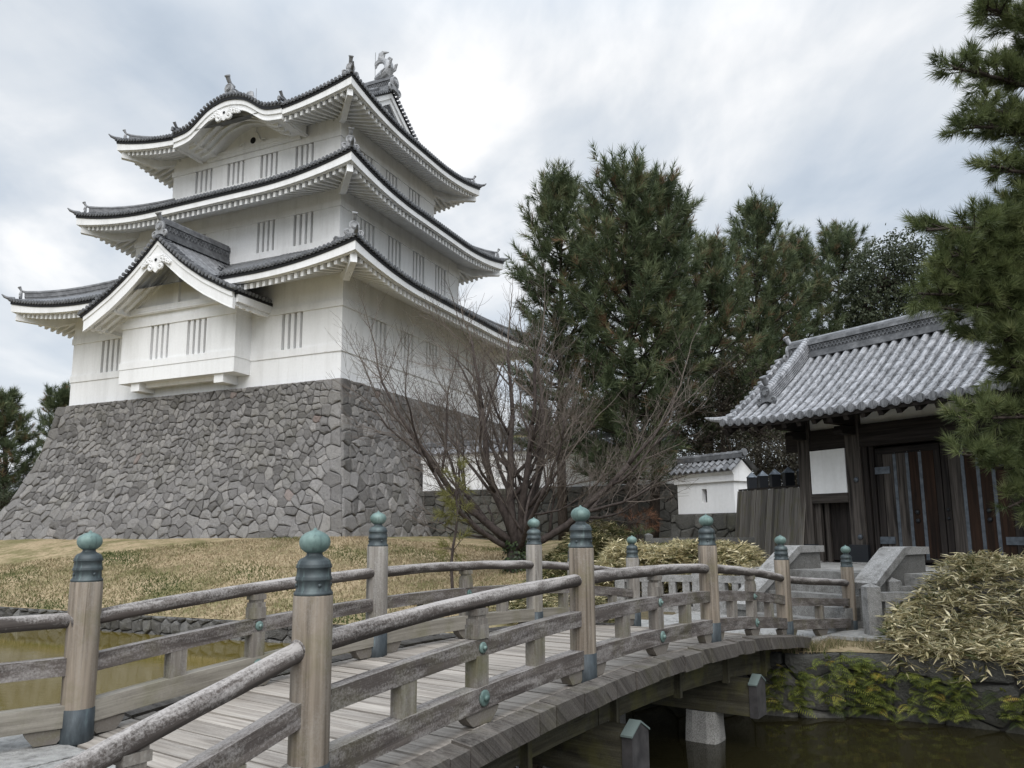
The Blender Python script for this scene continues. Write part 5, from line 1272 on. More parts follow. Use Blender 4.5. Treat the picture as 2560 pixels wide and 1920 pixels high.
# ------------------------------------------------------------------ roofed white walls on stone footings
def roofed_wall(name, frame, x0, x1, y, zs, zb, ze, th, label, seed, stone=.55, loops=()):
    """frame=(origin, X, Y). front face at y, wall from x0 to x1"""
    O, X, Y = frame; up = Vector((0, 0, 1)); r = random.Random(seed); W = lambda a, b, c: O + X * a + Y * b + up * c
    t = empty(name, W(x0, y, 0), 0, label=label, cat='wall'); b0 = W(x0, y, 0); D = lambda a, b, c: W(a, b, c) - b0
    H = zb - zs
    sf = lambda s, h: D(x0 - .25 + s, y - .12 - .10 * (1 - h / H) * H * .5, zs + h)
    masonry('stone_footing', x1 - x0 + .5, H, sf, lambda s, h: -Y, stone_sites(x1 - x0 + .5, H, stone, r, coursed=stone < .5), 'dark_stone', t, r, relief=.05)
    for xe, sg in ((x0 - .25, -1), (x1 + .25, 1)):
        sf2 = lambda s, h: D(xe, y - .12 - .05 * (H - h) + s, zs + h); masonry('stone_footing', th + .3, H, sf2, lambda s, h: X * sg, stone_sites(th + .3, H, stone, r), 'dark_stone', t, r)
    mb = MB()
    segs = []; x = x0
    for lx, lz, lw, lh in sorted(loops):
        segs.append((x, lx - lw / 2, zb, ze)); segs.append((lx - lw / 2, lx + lw / 2, zb, lz - lh / 2)); segs.append((lx - lw / 2, lx + lw / 2, lz + lh / 2, ze)); x = lx + lw / 2
    segs.append((x, x1, zb, ze))
    for a, b, c, d in segs: mb.box8([D(a, y, c), D(b, y, c), D(b, y + th, c), D(a, y + th, c), D(a, y, d), D(b, y, d), D(b, y + th, d), D(a, y + th, d)])
    # coved band under the eave
    e = .30
    mb.prism([(-.09, ze - .28), (-.09, ze - .06), (-e + .12, ze + .06), (th / 2, ze + .50), (th + e - .12, ze + .06), (th + .09, ze - .06), (th + .09, ze - .28)], D(x0 - .09, y, 0), X * (x1 - x0 + .18), Y, up)
    wl2 = mb.build('wall', 'plaster', t)
    for lx, lz, lw, lh in loops:
        mb = MB(); mb.box8([D(lx - lw / 2, y + .22, lz - lh / 2), D(lx + lw / 2, y + .22, lz - lh / 2), D(lx + lw / 2, y + .26, lz - lh / 2), D(lx - lw / 2, y + .26, lz - lh / 2), D(lx - lw / 2, y + .22, lz + lh / 2), D(lx + lw / 2, y + .22, lz + lh / 2), D(lx + lw / 2, y + .26, lz + lh / 2), D(lx - lw / 2, y + .26, lz + lh / 2)]); mb.build('loophole', 'dark_hole' if lw < .28 else 'shaded_plaster', wl2)
    mb = MB(); zc = lambda yy: ze + .10 + (.50) * (1 - abs(yy - th / 2) / (th / 2 + e))
    for sd in (-1, 1):
        n = int((x1 - x0 + .3) / .29)
        for i in range(n + 1):
            xx = x0 - .15 + .29 * i
            for (ya, yb) in ((th / 2 + sd * (th / 2 + e), th / 2 + sd * (th / 2 + e) * .45), (th / 2 + sd * (th / 2 + e) * .52, th / 2 + sd * .08)):
                # wavy pan tile: roll + trough
                rows = []
                for q in range(7):
                    f = q / 6; w = .05 * math.cos(f * 2 * PI) ; rows.append([D(xx + f * .29, y + ya, zc(ya) + w + .05), D(xx + f * .29, y + ya, zc(ya) + w + .01), D(xx + f * .29, y + yb, zc(yb) + w - .01)])
                mb.sheet(rows, r.random())
    ro = mb.build('tiled_coping', 'gate_tile' if seed % 2 else 'castle_tile', t)
    mb = MB(); mb.beam(D(x0 - .2, y + th / 2, ze + .64), D(x1 + .2, y + th / 2, ze + .64), .24, .14, tint=.3)
    k = x0 - .2
    while k < x1 + .1: mb.tube([D(k, y + th / 2, ze + .74), D(min(k + .3, x1 + .22), y + th / 2, ze + .73)], [.105, .095], 8, tint=r.random()); k += .3
    mb.tube([D(x1 + .18, y + th / 2, ze + .76), D(x1 + .27, y + th / 2, ze + .76)], .14, 10, tint=.3); mb.build('coping_ridge', 'castle_tile', ro)
    return t
CX_ = Vector((math.cos(TH), -math.sin(TH), 0)); CY_ = Vector((math.sin(TH), math.cos(TH), 0)); CO = Vector((CCX, CCY, 0))
roofed_wall('plaster_wall', (CO, CX_, CY_), 1.6, 14.5, 5.0, 1.1, 3.65, 5.35, .75, 'long white plaster wall with tiled coping and loopholes behind the leafless tree', 31, .45, [(5.9, 4.55, .36, .62), (10.4, 4.55, .36, .62)])
roofed_wall('plaster_wall', (GO, GX, GY), -10.2, -7.45, 4.2, .1, 2.2, 3.62, .75, 'short white plaster wall with one slit loophole beside the plank palisade', 32, .62, [(-8.85, 2.86, .24, .5)])
# palisade of planks and capped posts
pal = empty('plank_palisade', GWp(-1.85, .25, 0), 0, label='weathered vertical plank palisade with black capped posts beside the gate', cat='fence')
pa, pb = GWp(-1.62, .12, 0), GWp(-6.7, 3.75, 0); pd = (pb - pa); PL = pd.length; pd.normalize(); pn = Vector((-pd.y, pd.x, 0)); upv = Vector((0, 0, 1))
if pn.dot(Vector((-1, -1, 0))) < 0: pn = -pn
k = -.36; mbp = MB()
i = 0
while k < PL:
    w = rg.uniform(.24, .36); c = pd * (k + w / 2); zt = 2.74 + .20 * k / PL + rg.uniform(-.015, .015); zb_ = .1
    mb = MB(); mb.tint = rg.random(); mb.box8([c - pd * (w / 2 - .008) + pn * (.30 + .02 * (i % 2)) + upv * zb_, c + pd * (w / 2 - .008) + pn * (.30 + .02 * (i % 2)) + upv * zb_, c + pd * (w / 2 - .008) + pn * (.34 + .02 * (i % 2)) + upv * zb_, c - pd * (w / 2 - .008) + pn * (.34 + .02 * (i % 2)) + upv * zb_,
                        c - pd * (w / 2 - .008) + pn * (.0 + .02 * (i % 2)) + upv * zt, c + pd * (w / 2 - .008) + pn * (.0 + .02 * (i % 2)) + upv * zt, c + pd * (w / 2 - .008) + pn * (.04 + .02 * (i % 2)) + upv * zt, c - pd * (w / 2 - .008) + pn * (.04 + .02 * (i % 2)) + upv * zt], 2)
    mb.build('plank', 'fence_wood', pal); k += w; i += 1
mb = MB(); mb.beam(upv * 2.77 - pn * .02, pd * PL + upv * 2.97 - pn * .02, .14, .05); mb.build('top_board', 'gate_wood', pal)
for q in range(5):
    c = pd * (.35 + q * 1.25) - pn * .18; zt = 2.98 + .20 * q / 5; s = .135
    mb = MB(); mb.box(c + upv * (zt - 1.4), (s * 1.7, s * 1.7, 2.4), (pd, pn, upv), 2); po_ = mb.build('palisade_post', 'gate_wood', pal)
    mb = MB(); mb.box(c + upv * (zt + .0), (s * 2, s * 2, .42), (pd, pn, upv), 2); mb.build('post_cap', 'iron_black', po_)
    mb = MB(); B = [c + pd * a * (s + .02) + pn * b * (s + .02) + upv * (zt + .212) for a, b in ((-1, -1), (1, -1), (1, 1), (-1, 1))]; mb.add(B + [c + upv * (zt + .40)], [(0, 1, 4), (1, 2, 4), (2, 3, 4), (3, 0, 4), (3, 2, 1, 0)]); mb.build('cap_roof', 'iron', po_)

# distant buildings seen past the castle
hb_ = at_y(66, 1200, 62)
hs = empty('tiled_house', (hb_[0], hb_[1], 0), rad(-20), label='distant low house with a grey seamed roof beyond the stone base', cat='house')
mb = MB(); mb.rng(-5, 4, -3, 3, 1, 4.2); mb.build('wall', 'plaster', hs)
mb = MB(); mb.add([(-5.6, -3.6, 4.1), (4.6, -3.6, 4.1), (4.6, 0, 6.6), (-5.6, 0, 6.6), (-5.6, 3.6, 4.1), (4.6, 3.6, 4.1)], [(0, 1, 2, 3), (3, 2, 5, 4)])
for i in range(22): mb.beam((-5.5 + i * .48, -3.6, 4.16), (-5.5 + i * .48, 0, 6.66), .06, .08)
mb.build('roof', 'far_tile', hs)
hb_ = at_y(1300, 1180, 75)
hs = empty('apartment_house', (hb_[0], hb_[1], 0), rad(-15), label='distant cream house glimpsed between the leafless tree and the castle', cat='house')
mb = MB(); mb.rng(-1.2, 1.2, -3, 3, 1, 10.5); mb.build('wall', 'cream_wall', hs)
mb = MB(); mb.rng(-1.4, 1.4, -3.2, 3.2, 10.502, 10.8); mb.build('roof', 'far_tile', hs)
mb = MB()
for z in (4, 6.6, 9): mb.rng(-.5, .5, -3.03, -3.001, z - .6, z + .6)
mb.build('window', 'dark_hole', hs)

# ------------------------------------------------------------------ vegetation
def shoots(base, dirs, length, n, nlen, nwid, spread=.75, tip=.35):
    """pine shoots: needles radiating forwards along each shoot; returns soup arrays"""
    N = len(base); d = np.repeat(unit(dirs), n, 0); b = np.repeat(base, n, 0); L = np.repeat(length, n)
    t = NR.random(N * n) ** .8; p = b + d * (L * t)[:, None]
    side = perp(d); f = (.55 + .5 * t + NR.normal(0, .18, N * n))[:, None]
    nd = unit(d * f + side * spread * (1.15 - .5 * t)[:, None] + np.array([0, 0, -.06]))
    ln = nlen * NR.uniform(.7, 1.15, N * n)
    w = perp(nd) * (nwid * .5)
    e = p + nd * ln[:, None]
    V = np.stack([p - w, p + w, e], 1).reshape(-1, 3); F = np.arange(len(V)).reshape(-1, 3); return V, F
def leaf_quads(p, d, ln, wd, nrm):
    """diamond leaves: p root, d direction, nrm approx normal"""
    w = unit(np.cross(d, nrm)) * (wd * .5)[:, None]; m = p + d * (ln * .42)[:, None]; e = p + d * ln[:, None] - np.array([0, 0, .12]) * ln[:, None]
    V = np.stack([p, m + w, e, m - w], 1).reshape(-1, 3); return V, np.arange(len(V)).reshape(-1, 4)
def join(*parts):
    V = []; F = []; o = 0
    for v, f in parts: V.append(v); F.append(f + o); o += len(v)
    return np.concatenate(V), np.concatenate(F)

def pine(name, base, top, env, label, seed, nlen=.40, nwid=.030, per=40, level=.55, nb=6, lean=.0, mat='pine_needles', brown=.05, dens=1.0, cat='tree', group=None, upward=.85, sh_len=(.40, .75), trunk_r=.22, crown_from=None):
    """env: [(height fraction of the crown, radius)]"""
    global NR
    NR = np.random.default_rng(seed); r = random.Random(seed); base = np.array(base, float); top = np.array(top, float); H = top[2] - base[2]
    t = empty(name, base.tolist(), 0, label=label, cat=cat, group=group)
    T = [np.array([base[0] + (top[0] - base[0]) * f + .12 * math.sin(f * 5 + seed) * (1 - f), base[1] + (top[1] - base[1]) * f + .12 * math.cos(f * 4 + seed) * (1 - f), base[2] + H * f]) for f in np.linspace(0, 1, 16)]
    tr = MB(); tr.tube([Vector(p - base) for p in T], [trunk_r * (1 - .93 * f) + .012 for f in np.linspace(0, 1, 16)], 9, wob=.05)
    tp = lambda z: np.array([np.interp(z, [p[2] for p in T], [p[i] for p in T]) for i in range(3)])
    zc = crown_from; z = zc; SB = []; SD = []; SL = []
    while z < top[2] - .1:
        f = (z - zc) / (top[2] - zc); R = 1.06 * float(np.interp(f, [e[0] for e in env], [e[1] for e in env])); o = r.random() * 6.28
        n = max(4, int((nb + 1) * (1 - .35 * f)))
        for k in range(n):
            if r.random() > dens: continue
            az = o + 6.283 * k / n + r.uniform(-.35, .35); L = R * r.uniform(.65, 1.12); elv = -.12 + upward * f + r.uniform(-.12, .15); h = np.array([math.cos(az), math.sin(az), 0.])
            p0 = tp(z + r.uniform(-.2, .2)); bl = []; m = 7
            for j in range(m + 1):
                q = j / m; bl.append(p0 + h * L * q * (1 - .10 * q) + np.array([0, 0, L * (math.tan(elv) * q * .6 + .38 * q * q * (.4 + f))]))
            tr.tube([Vector(p - base) for p in bl], [max(.008, trunk_r * .22 * (1 - .85 * j / m) * (.4 + L / 3)) for j in range(m + 1)], 4, cap=False)
            ns = max(3, int(L / .27))
            for j in range(ns):
                q = .22 + .78 * (j + r.random()) / ns; q = min(q, 1.0); pb = bl[0] * 0 + np.array([np.interp(q * m, range(m + 1), [b[i] for b in bl]) for i in range(3)])
                sd = np.array([-h[1], h[0], 0]) * r.choice((-1, 1)); tw = r.uniform(.15, .5) * (1.15 - q) + .05
                d = h * r.uniform(.3, .9) + sd * r.uniform(.1, .9) + np.array([0, 0, r.uniform(.1, .8) + .5 * f]); d /= np.linalg.norm(d)
                root = pb + d * 0; SB.append(root); SD.append(d); SL.append(r.uniform(*sh_len) * (.7 + .4 * (1 - f)))
                if r.random() < .45:
                    d2 = d + np.array([r.uniform(-.7, .7), r.uniform(-.7, .7), r.uniform(-.3, .5)]); SB.append(root + d * SL[-1] * .4); SD.append(d2 / np.linalg.norm(d2)); SL.append(r.uniform(*sh_len))
            SB.append(bl[-1]); SD.append(bl[-1] - bl[-2] + np.array([0, 0, .12])); SL.append(r.uniform(*sh_len))
        z += .95 * level * r.uniform(.8, 1.2) * (1 - .35 * f)
    # upright candles carried over the crown
    for q in range(26):
        fz = .55 + .45 * r.random() ** .7; zz = zc + (top[2] - zc) * fz; R = 1.0 * float(np.interp(fz, [e[0] for e in env], [e[1] for e in env])) * r.uniform(.1, .95); az = r.uniform(0, 6.283); p = tp(zz) + np.array([math.cos(az) * R, math.sin(az) * R, .1]); d = np.array([math.cos(az) * .25, math.sin(az) * .25, 1.]); Lc = r.uniform(.5, .95)
        tr.tube([Vector(p - base), Vector(p + d * Lc - base)], [.03, .008], 4, cap=False)
        for w_ in (0, .33, .66): SB.append(p + d * Lc * w_); SD.append(d); SL.append(Lc * .42)
        for w_ in range(3):
            d2 = d + np.array([r.uniform(-.9, .9), r.uniform(-.9, .9), r.uniform(-.3, .2)]); SB.append(p + d * Lc * r.uniform(.1, .5)); SD.append(d2 / np.linalg.norm(d2)); SL.append(r.uniform(.35, .6))
    for q in range(4): SB.append(top - np.array([0, 0, .25 * q])); SD.append(np.array([r.uniform(-.2, .2), r.uniform(-.2, .2), 1.])); SL.append(.55)
    tr.build('trunk', 'bark', t, True)
    SB = np.array(SB); SD = np.array(SD); SL = np.array(SL); V, F = shoots(SB, SD, SL, per, nlen, nwid)
    tn = NR.normal(.50, .22, len(SB)); 
    # clumps differ in colour: needles lighter towards the crown top, some brown
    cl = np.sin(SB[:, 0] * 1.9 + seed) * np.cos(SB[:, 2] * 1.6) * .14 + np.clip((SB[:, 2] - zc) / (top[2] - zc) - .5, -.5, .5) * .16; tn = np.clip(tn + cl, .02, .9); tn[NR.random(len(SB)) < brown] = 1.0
    T_ = np.clip(np.repeat(tn, per) + NR.normal(0, .06, len(F)), 0, 1)
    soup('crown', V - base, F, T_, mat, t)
    return t
def P3(px, py, y): return at_y(px, py, y)
def gz_at(x, y): return ground_z(x, y)
def pine_px(label, tip, ypl, basex, env, seed, crown_px, zb=1.2, **k):
    tpz = P3(tip[0], tip[1], ypl); b = P3(basex, 1330, ypl); b[2] = zb; cf = P3(tip[0], crown_px, ypl)[2]
    return pine('pine_tree', b, tpz, env, label, seed, crown_from=cf, group='pines behind the white walls', **k)
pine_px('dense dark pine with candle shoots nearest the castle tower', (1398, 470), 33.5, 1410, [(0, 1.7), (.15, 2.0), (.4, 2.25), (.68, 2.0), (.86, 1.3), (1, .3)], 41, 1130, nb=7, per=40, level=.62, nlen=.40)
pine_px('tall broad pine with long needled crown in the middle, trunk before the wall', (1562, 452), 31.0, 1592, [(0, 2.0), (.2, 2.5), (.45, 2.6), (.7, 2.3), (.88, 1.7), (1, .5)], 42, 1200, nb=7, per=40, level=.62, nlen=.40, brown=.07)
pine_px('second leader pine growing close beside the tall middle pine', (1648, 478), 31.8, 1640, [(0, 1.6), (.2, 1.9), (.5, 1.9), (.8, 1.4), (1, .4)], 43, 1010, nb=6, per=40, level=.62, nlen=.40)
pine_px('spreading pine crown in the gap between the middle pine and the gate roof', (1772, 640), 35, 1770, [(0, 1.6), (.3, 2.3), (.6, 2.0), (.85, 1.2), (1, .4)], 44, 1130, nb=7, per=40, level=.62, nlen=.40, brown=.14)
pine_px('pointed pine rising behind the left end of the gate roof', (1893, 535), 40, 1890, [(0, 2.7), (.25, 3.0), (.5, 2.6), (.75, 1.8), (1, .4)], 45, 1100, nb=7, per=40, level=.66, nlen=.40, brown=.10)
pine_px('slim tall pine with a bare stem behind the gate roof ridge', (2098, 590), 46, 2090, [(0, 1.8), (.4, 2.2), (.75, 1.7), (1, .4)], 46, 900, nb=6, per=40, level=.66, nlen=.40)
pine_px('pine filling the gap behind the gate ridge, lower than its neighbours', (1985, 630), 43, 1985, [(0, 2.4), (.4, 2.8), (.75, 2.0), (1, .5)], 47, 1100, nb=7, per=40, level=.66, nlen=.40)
# pines at the far left behind the base
pine('pine_tree', [P3(18, 1330, 48)[0], 48, 1.2], P3(6, 1000, 48), [(0, 1.6), (.3, 1.9), (.6, 1.5), (1, .4)], 'pine cut off by the edge of the view left of the stone base', 48, crown_from=3.2, nb=7, per=40, level=.62, nlen=.40)
pine('pine_tree', [P3(112, 1330, 56)[0], 56, 1.2], P3(148, 990, 56), [(0, .8), (.5, 1.2), (.8, .9), (1, .4)], 'small pine peeping over the left slope of the stone base', 49, crown_from=5.5, nb=6, per=40, level=.62, nlen=.40, lean=.1)

def leaf_cloud(name, blobs, label, seed, mat, n, ln, wd, cat='tree', trunk=None, twigs=0, bark='bark', group=None):
    """blobs: (center, radii) ellipsoids filled with leaves towards their skins"""
    rr = np.random.default_rng(seed); c0 = np.array(blobs[0][0]); base = np.array([c0[0], c0[1], 1.2]) if trunk is None else np.array(trunk)
    t = empty(name, base.tolist(), 0, label=label, cat=cat, group=group); tot = sum(np.prod(b[1]) ** (2 / 3) for b in blobs); Ps = []; Ds = []
    mb = MB(); r = random.Random(seed); cz = max(b[0][2] for b in blobs)
    mb.tube([Vector((0, 0, 0)), Vector((c0 - base) * .6) + Vector((.1, 0, 0)), Vector(c0 - base) + Vector((0, 0, .3))], [.20, .14, .05], 7)
    for c, R in blobs:
        k = int(n * np.prod(R) ** (2 / 3) / tot); nc = max(6, k // 26); cc = unit(rr.normal(size=(nc, 3))) * (rr.uniform(.35, 1.03, (nc, 1))) * np.array(R) + np.array(c)
        mb.tube([Vector(c0 - base), Vector((np.array(c) - base) * .98)], [.09, .04], 5)
        for q in range(min(nc, 26)): mb.tube([Vector(np.array(c) - base), Vector((np.array(c) + cc[q]) / 2 - base) + Vector((0, 0, .1)), Vector(cc[q] - base)], [.035, .022, .008], 4, cap=False)
        p = np.repeat(cc, 26, 0) + rr.normal(0, .26, (nc * 26, 3)) * np.array([1, 1, .7]); Ps.append(p); Ds.append(unit(rr.normal(size=p.shape) + np.array([0, 0, -.1])))
    mb.build('trunk', bark, t)
    P = np.concatenate(Ps); D = np.concatenate(Ds); V, F = leaf_quads(P, D, ln * rr.uniform(.7, 1.2, len(P)), wd * rr.uniform(.7, 1.2, len(P)), unit(rr.normal(size=P.shape)))
    soup('crown', V - base, F, np.clip(rr.normal(.5, .2, len(F)), 0, 1), mat, t); return t
def blob(px, py, y, rx, rz, ry=None): return (P3(px, py, y), (rx, ry or rx, rz))
leaf_cloud('broadleaf_tree', [blob(2210, 700, 42, 2.2, 2.4), blob(2260, 640, 42, 1.6, 1.7), blob(2290, 760, 42, 2.0, 2.2), blob(2165, 780, 42, 1.5, 1.9), blob(2220, 830, 42, 2.4, 1.4)], 'evergreen broadleaf tree with small dark leaves behind the gate ridge', 51, 'broad_leaves', 16000, .20, .11)
leaf_cloud('broadleaf_tree', [blob(2380, 700, 44, 2.2, 2.8), blob(2480, 740, 44, 2.4, 2.6)], 'dark evergreen tree behind the gate roof, mostly hidden by the near pine', 52, 'broad_leaves', 11000, .20, .11)
leaf_cloud('thicket', [blob(1800, 1030, 33.5, 1.9, 1.9), blob(1850, 940, 33.5, 1.2, 1.3), blob(1900, 1080, 33.5, 1.4, 1.5), blob(1760, 1110, 33.5, 1.4, 1.0), blob(1960, 1130, 34, 1.3, 1.4), blob(1830, 1140, 33, 1.6, 1.0)], 'dark twiggy thicket above the short plaster wall', 53, 'thicket_leaves', 9000, .12, .07, cat='shrub')
leaf_cloud('thicket', [blob(1400, 1080, 42.5, 2.0, 1.2), blob(1500, 1050, 42.5, 2.0, 1.5), blob(1600, 1040, 42, 2.0, 1.6), blob(1700, 1040, 41, 2.0, 1.8)], 'brownish undergrowth rising behind the long plaster wall', 54, 'thicket_leaves', 8000, .16, .09, cat='shrub')
leaf_cloud('thicket', [blob(1905, 1180, 32, 1.2, 1.2), blob(1975, 1170, 31.5, 1.2, 1.3), blob(2040, 1160, 31, 1.2, 1.3)], 'dark low bushes behind the plank palisade', 56, 'thicket_leaves', 9000, .12, .07, cat='shrub')
leaf_cloud('round_shrub', [blob(8, 1262, 46, 1.3, 1.1)], 'rounded green shrub below the far pine at the edge of the stone base', 55, 'broad_leaves', 2500, .12, .07, cat='shrub')

# leafless trees
def bare_tree(base, limbs, label, seed, r0, maxlev=4, twig=1.0, name='leafless_tree', cat='tree', reach=None):
    r = random.Random(seed); base = Vector(base); t = empty(name, base, 0, label=label, cat=cat); bm_ = MB(); tw = MB()
    count = [0]
    def grow(p, d, L, rad0, lev):
        n = 5 if lev < 2 else (4 if lev < 4 else 3); pts = [p.copy()]; dd = d.copy(); q = p.copy()
        for i in range(n):
            up = .10 if lev < 2 else .05
            dd = (dd + Vector((r.uniform(-1, 1), r.uniform(-1, 1), r.uniform(-.7, .9))) * (.20 if lev < 2 else .24) + Vector((0, 0, up))).normalized(); q = q + dd * (L / n); pts.append(q.copy())
        rad1 = max(.0035, rad0 * (.50 if lev < maxlev else .45)); rr = [rad0 + (rad1 - rad0) * i / n for i in range(n + 1)]
        (bm_ if lev < 2 else tw).tube(pts, rr, 8 if lev == 0 else (6 if lev == 1 else 3), cap=lev < 2); count[0] += 1
        if lev >= maxlev: return
        nc = {0: 5, 1: 4, 2: 4, 3: 4, 4: 3}[lev]
        for k in range(nc):
            f = r.uniform(.25, .98) if lev else r.uniform(.22, 1.0); i = min(n - 1, int(f * n)); pp = pts[i].lerp(pts[i + 1], f * n - i); ax = dd.orthogonal().normalized(); ax.rotate(Matrix.Rotation(r.uniform(0, 6.283), 3, dd)); ang = r.uniform(.40, 1.0)
            nd = (pts[i + 1] - pts[i]).normalized() * math.cos(ang) + ax * math.sin(ang); grow(pp, nd.normalized(), L * r.uniform(.42, .68) * (1.0 if lev else .95), max(.0042, rr[i] * r.uniform(.42, .58)), lev + 1)
        grow(pts[-1], dd, L * r.uniform(.5, .65), rad1 * .95, lev + 1)
    stem_top = Vector((0, 0, .9))
    bm_.tube([Vector((0, 0, -.25)), Vector((.03, 0, .25)), Vector((-.02, .03, .6)), stem_top], [r0 * 1.5, r0 * 1.15, r0 * 1.05, r0 * .95], 10, wob=.05)
    for (dx, dy, dz, L, k) in limbs:
        d = Vector((dx, dy, dz)).normalized(); st = Vector((r.uniform(-.08, .08), r.uniform(-.08, .08), r.uniform(.6, 1.0))); grow(st, d, L, r0 * k, 0)
    bm_.build('trunk', 'bare_bark', t, True); tw.build('twigs', 'twig_bark', t); return t
bt = P3(1290, 1440, 24.0)
LIMBS = [(-1.0, .1, .60, 4.5, .52), (-.7, -.3, 1.05, 4.3, .55), (-.25, .3, 1.35, 4.3, .60), (.15, -.25, 1.3, 4.0, .55), (.60, .3, .9, 3.9, .52), (1.0, -.1, .50, 4.4, .50), (-.6, .8, .65, 3.6, .42), (.4, .8, .6, 3.5, .42), (.2, -.9, .7, 3.2, .38), (-1.0, -.4, .34, 3.9, .36), (1.0, .35, .30, 3.8, .34)]
bare_tree([bt[0], 24.0, bt[2]], LIMBS, 'wide leafless tree with grey brown twigs before the long white wall', 61, .26, 4)
b2 = P3(60, 1320, 60); bare_tree([b2[0], 60, 1.2], [(-.4, .2, 1.2, 3.4, .5), (.3, -.2, 1.2, 3.6, .5), (.1, .3, 1.4, 3.9, .5), (.7, .1, .9, 3.0, .45), (-.8, 0, .9, 3.0, .45)], 'distant leafless tree behind the far pine', 62, .22, 3)
# ivy round the foot of the big leafless tree
rv = np.random.default_rng(5); n = 700; a_ = rv.uniform(0, 6.283, n); h_ = rv.uniform(-.3, 1.1, n) ; rr_ = .40 - .06 * h_ + rv.normal(0, .05, n); P = np.stack([rr_ * np.cos(a_) + .05, rr_ * np.sin(a_), h_], 1); D = unit(np.stack([np.cos(a_) * .4, np.sin(a_) * .4, -np.ones(n) * .6], 1) + rv.normal(0, .4, (n, 3)))
V, F = leaf_quads(P, D, np.full(n, .11), np.full(n, .09), np.stack([np.cos(a_), np.sin(a_), .3 * np.ones(n)], 1))
o = soup('ivy', V, F, rv.random(n), 'ivy_leaves', None, label='dark ivy wrapped round the foot of the wide leafless tree', cat='ivy'); o.location = (bt[0], 24.0, bt[2])
# young saplings on the bank
def sapling(px0, py0, px1, py1, y, tufts, label, seed, mat, rad0=.05):
    a, b = P3(px0, py0, y), P3(px1, py1, y); t = empty('young_pine', a.tolist(), 0, label=label, cat='sapling'); r = random.Random(seed); global NR; NR = np.random.default_rng(seed)
    mb = MB(); n = 8; pts = [a + (b - a) * i / n + np.array([.05 * math.sin(i * 1.3 + seed), 0, 0]) for i in range(n + 1)]; mb.tube([Vector(p - a) for p in pts], [rad0 * (1 - .7 * i / n) for i in range(n + 1)], 7); B = []; D = []; L = []
    for (f, w, cnt) in tufts:
        c = a + (b - a) * f
        for k in range(cnt):
            az = r.uniform(0, 6.28); R = w * r.uniform(.3, 1); e = c + np.array([math.cos(az) * R, math.sin(az) * R, r.uniform(-.25, .35)])
            mb.tube([Vector(c - a), Vector(e - a)], [.012, .005], 4, cap=False)
            for q in range(3): B.append(c + (e - c) * r.uniform(.6, 1)); D.append(unit(np.array([e - c]))[0] * .7 + np.array([r.uniform(-.6, .6), r.uniform(-.6, .6), r.uniform(-.3, .5)])); L.append(.25)
    mb.build('trunk', 'bare_bark', t, True); V, F = shoots(np.array(B), np.array(D), np.array(L), 22, .22, .014); soup('crown', V - a, F, NR.random(len(F)), mat, t)
sapling(1128, 1500, 1146, 1150, 21.5, [(.62, .55, 14), (.75, .35, 5), (.9, .35, 5), (.35, .4, 8)], 'slender young pine with yellowish needles left of the leafless tree', 71, 'yellow_needles')
sapling(1600, 1420, 1575, 1230, 27, [(.35, .7, 12), (.6, .8, 12)], 'young pine with rusty dead needles before the stone footing', 72, 'red_needles', .07)
sapling(1590, 1440, 1600, 1320, 25.5, [(.75, .8, 14)], 'low green young pine beside the dark stone fence', 73, 'pine_needles', .06)

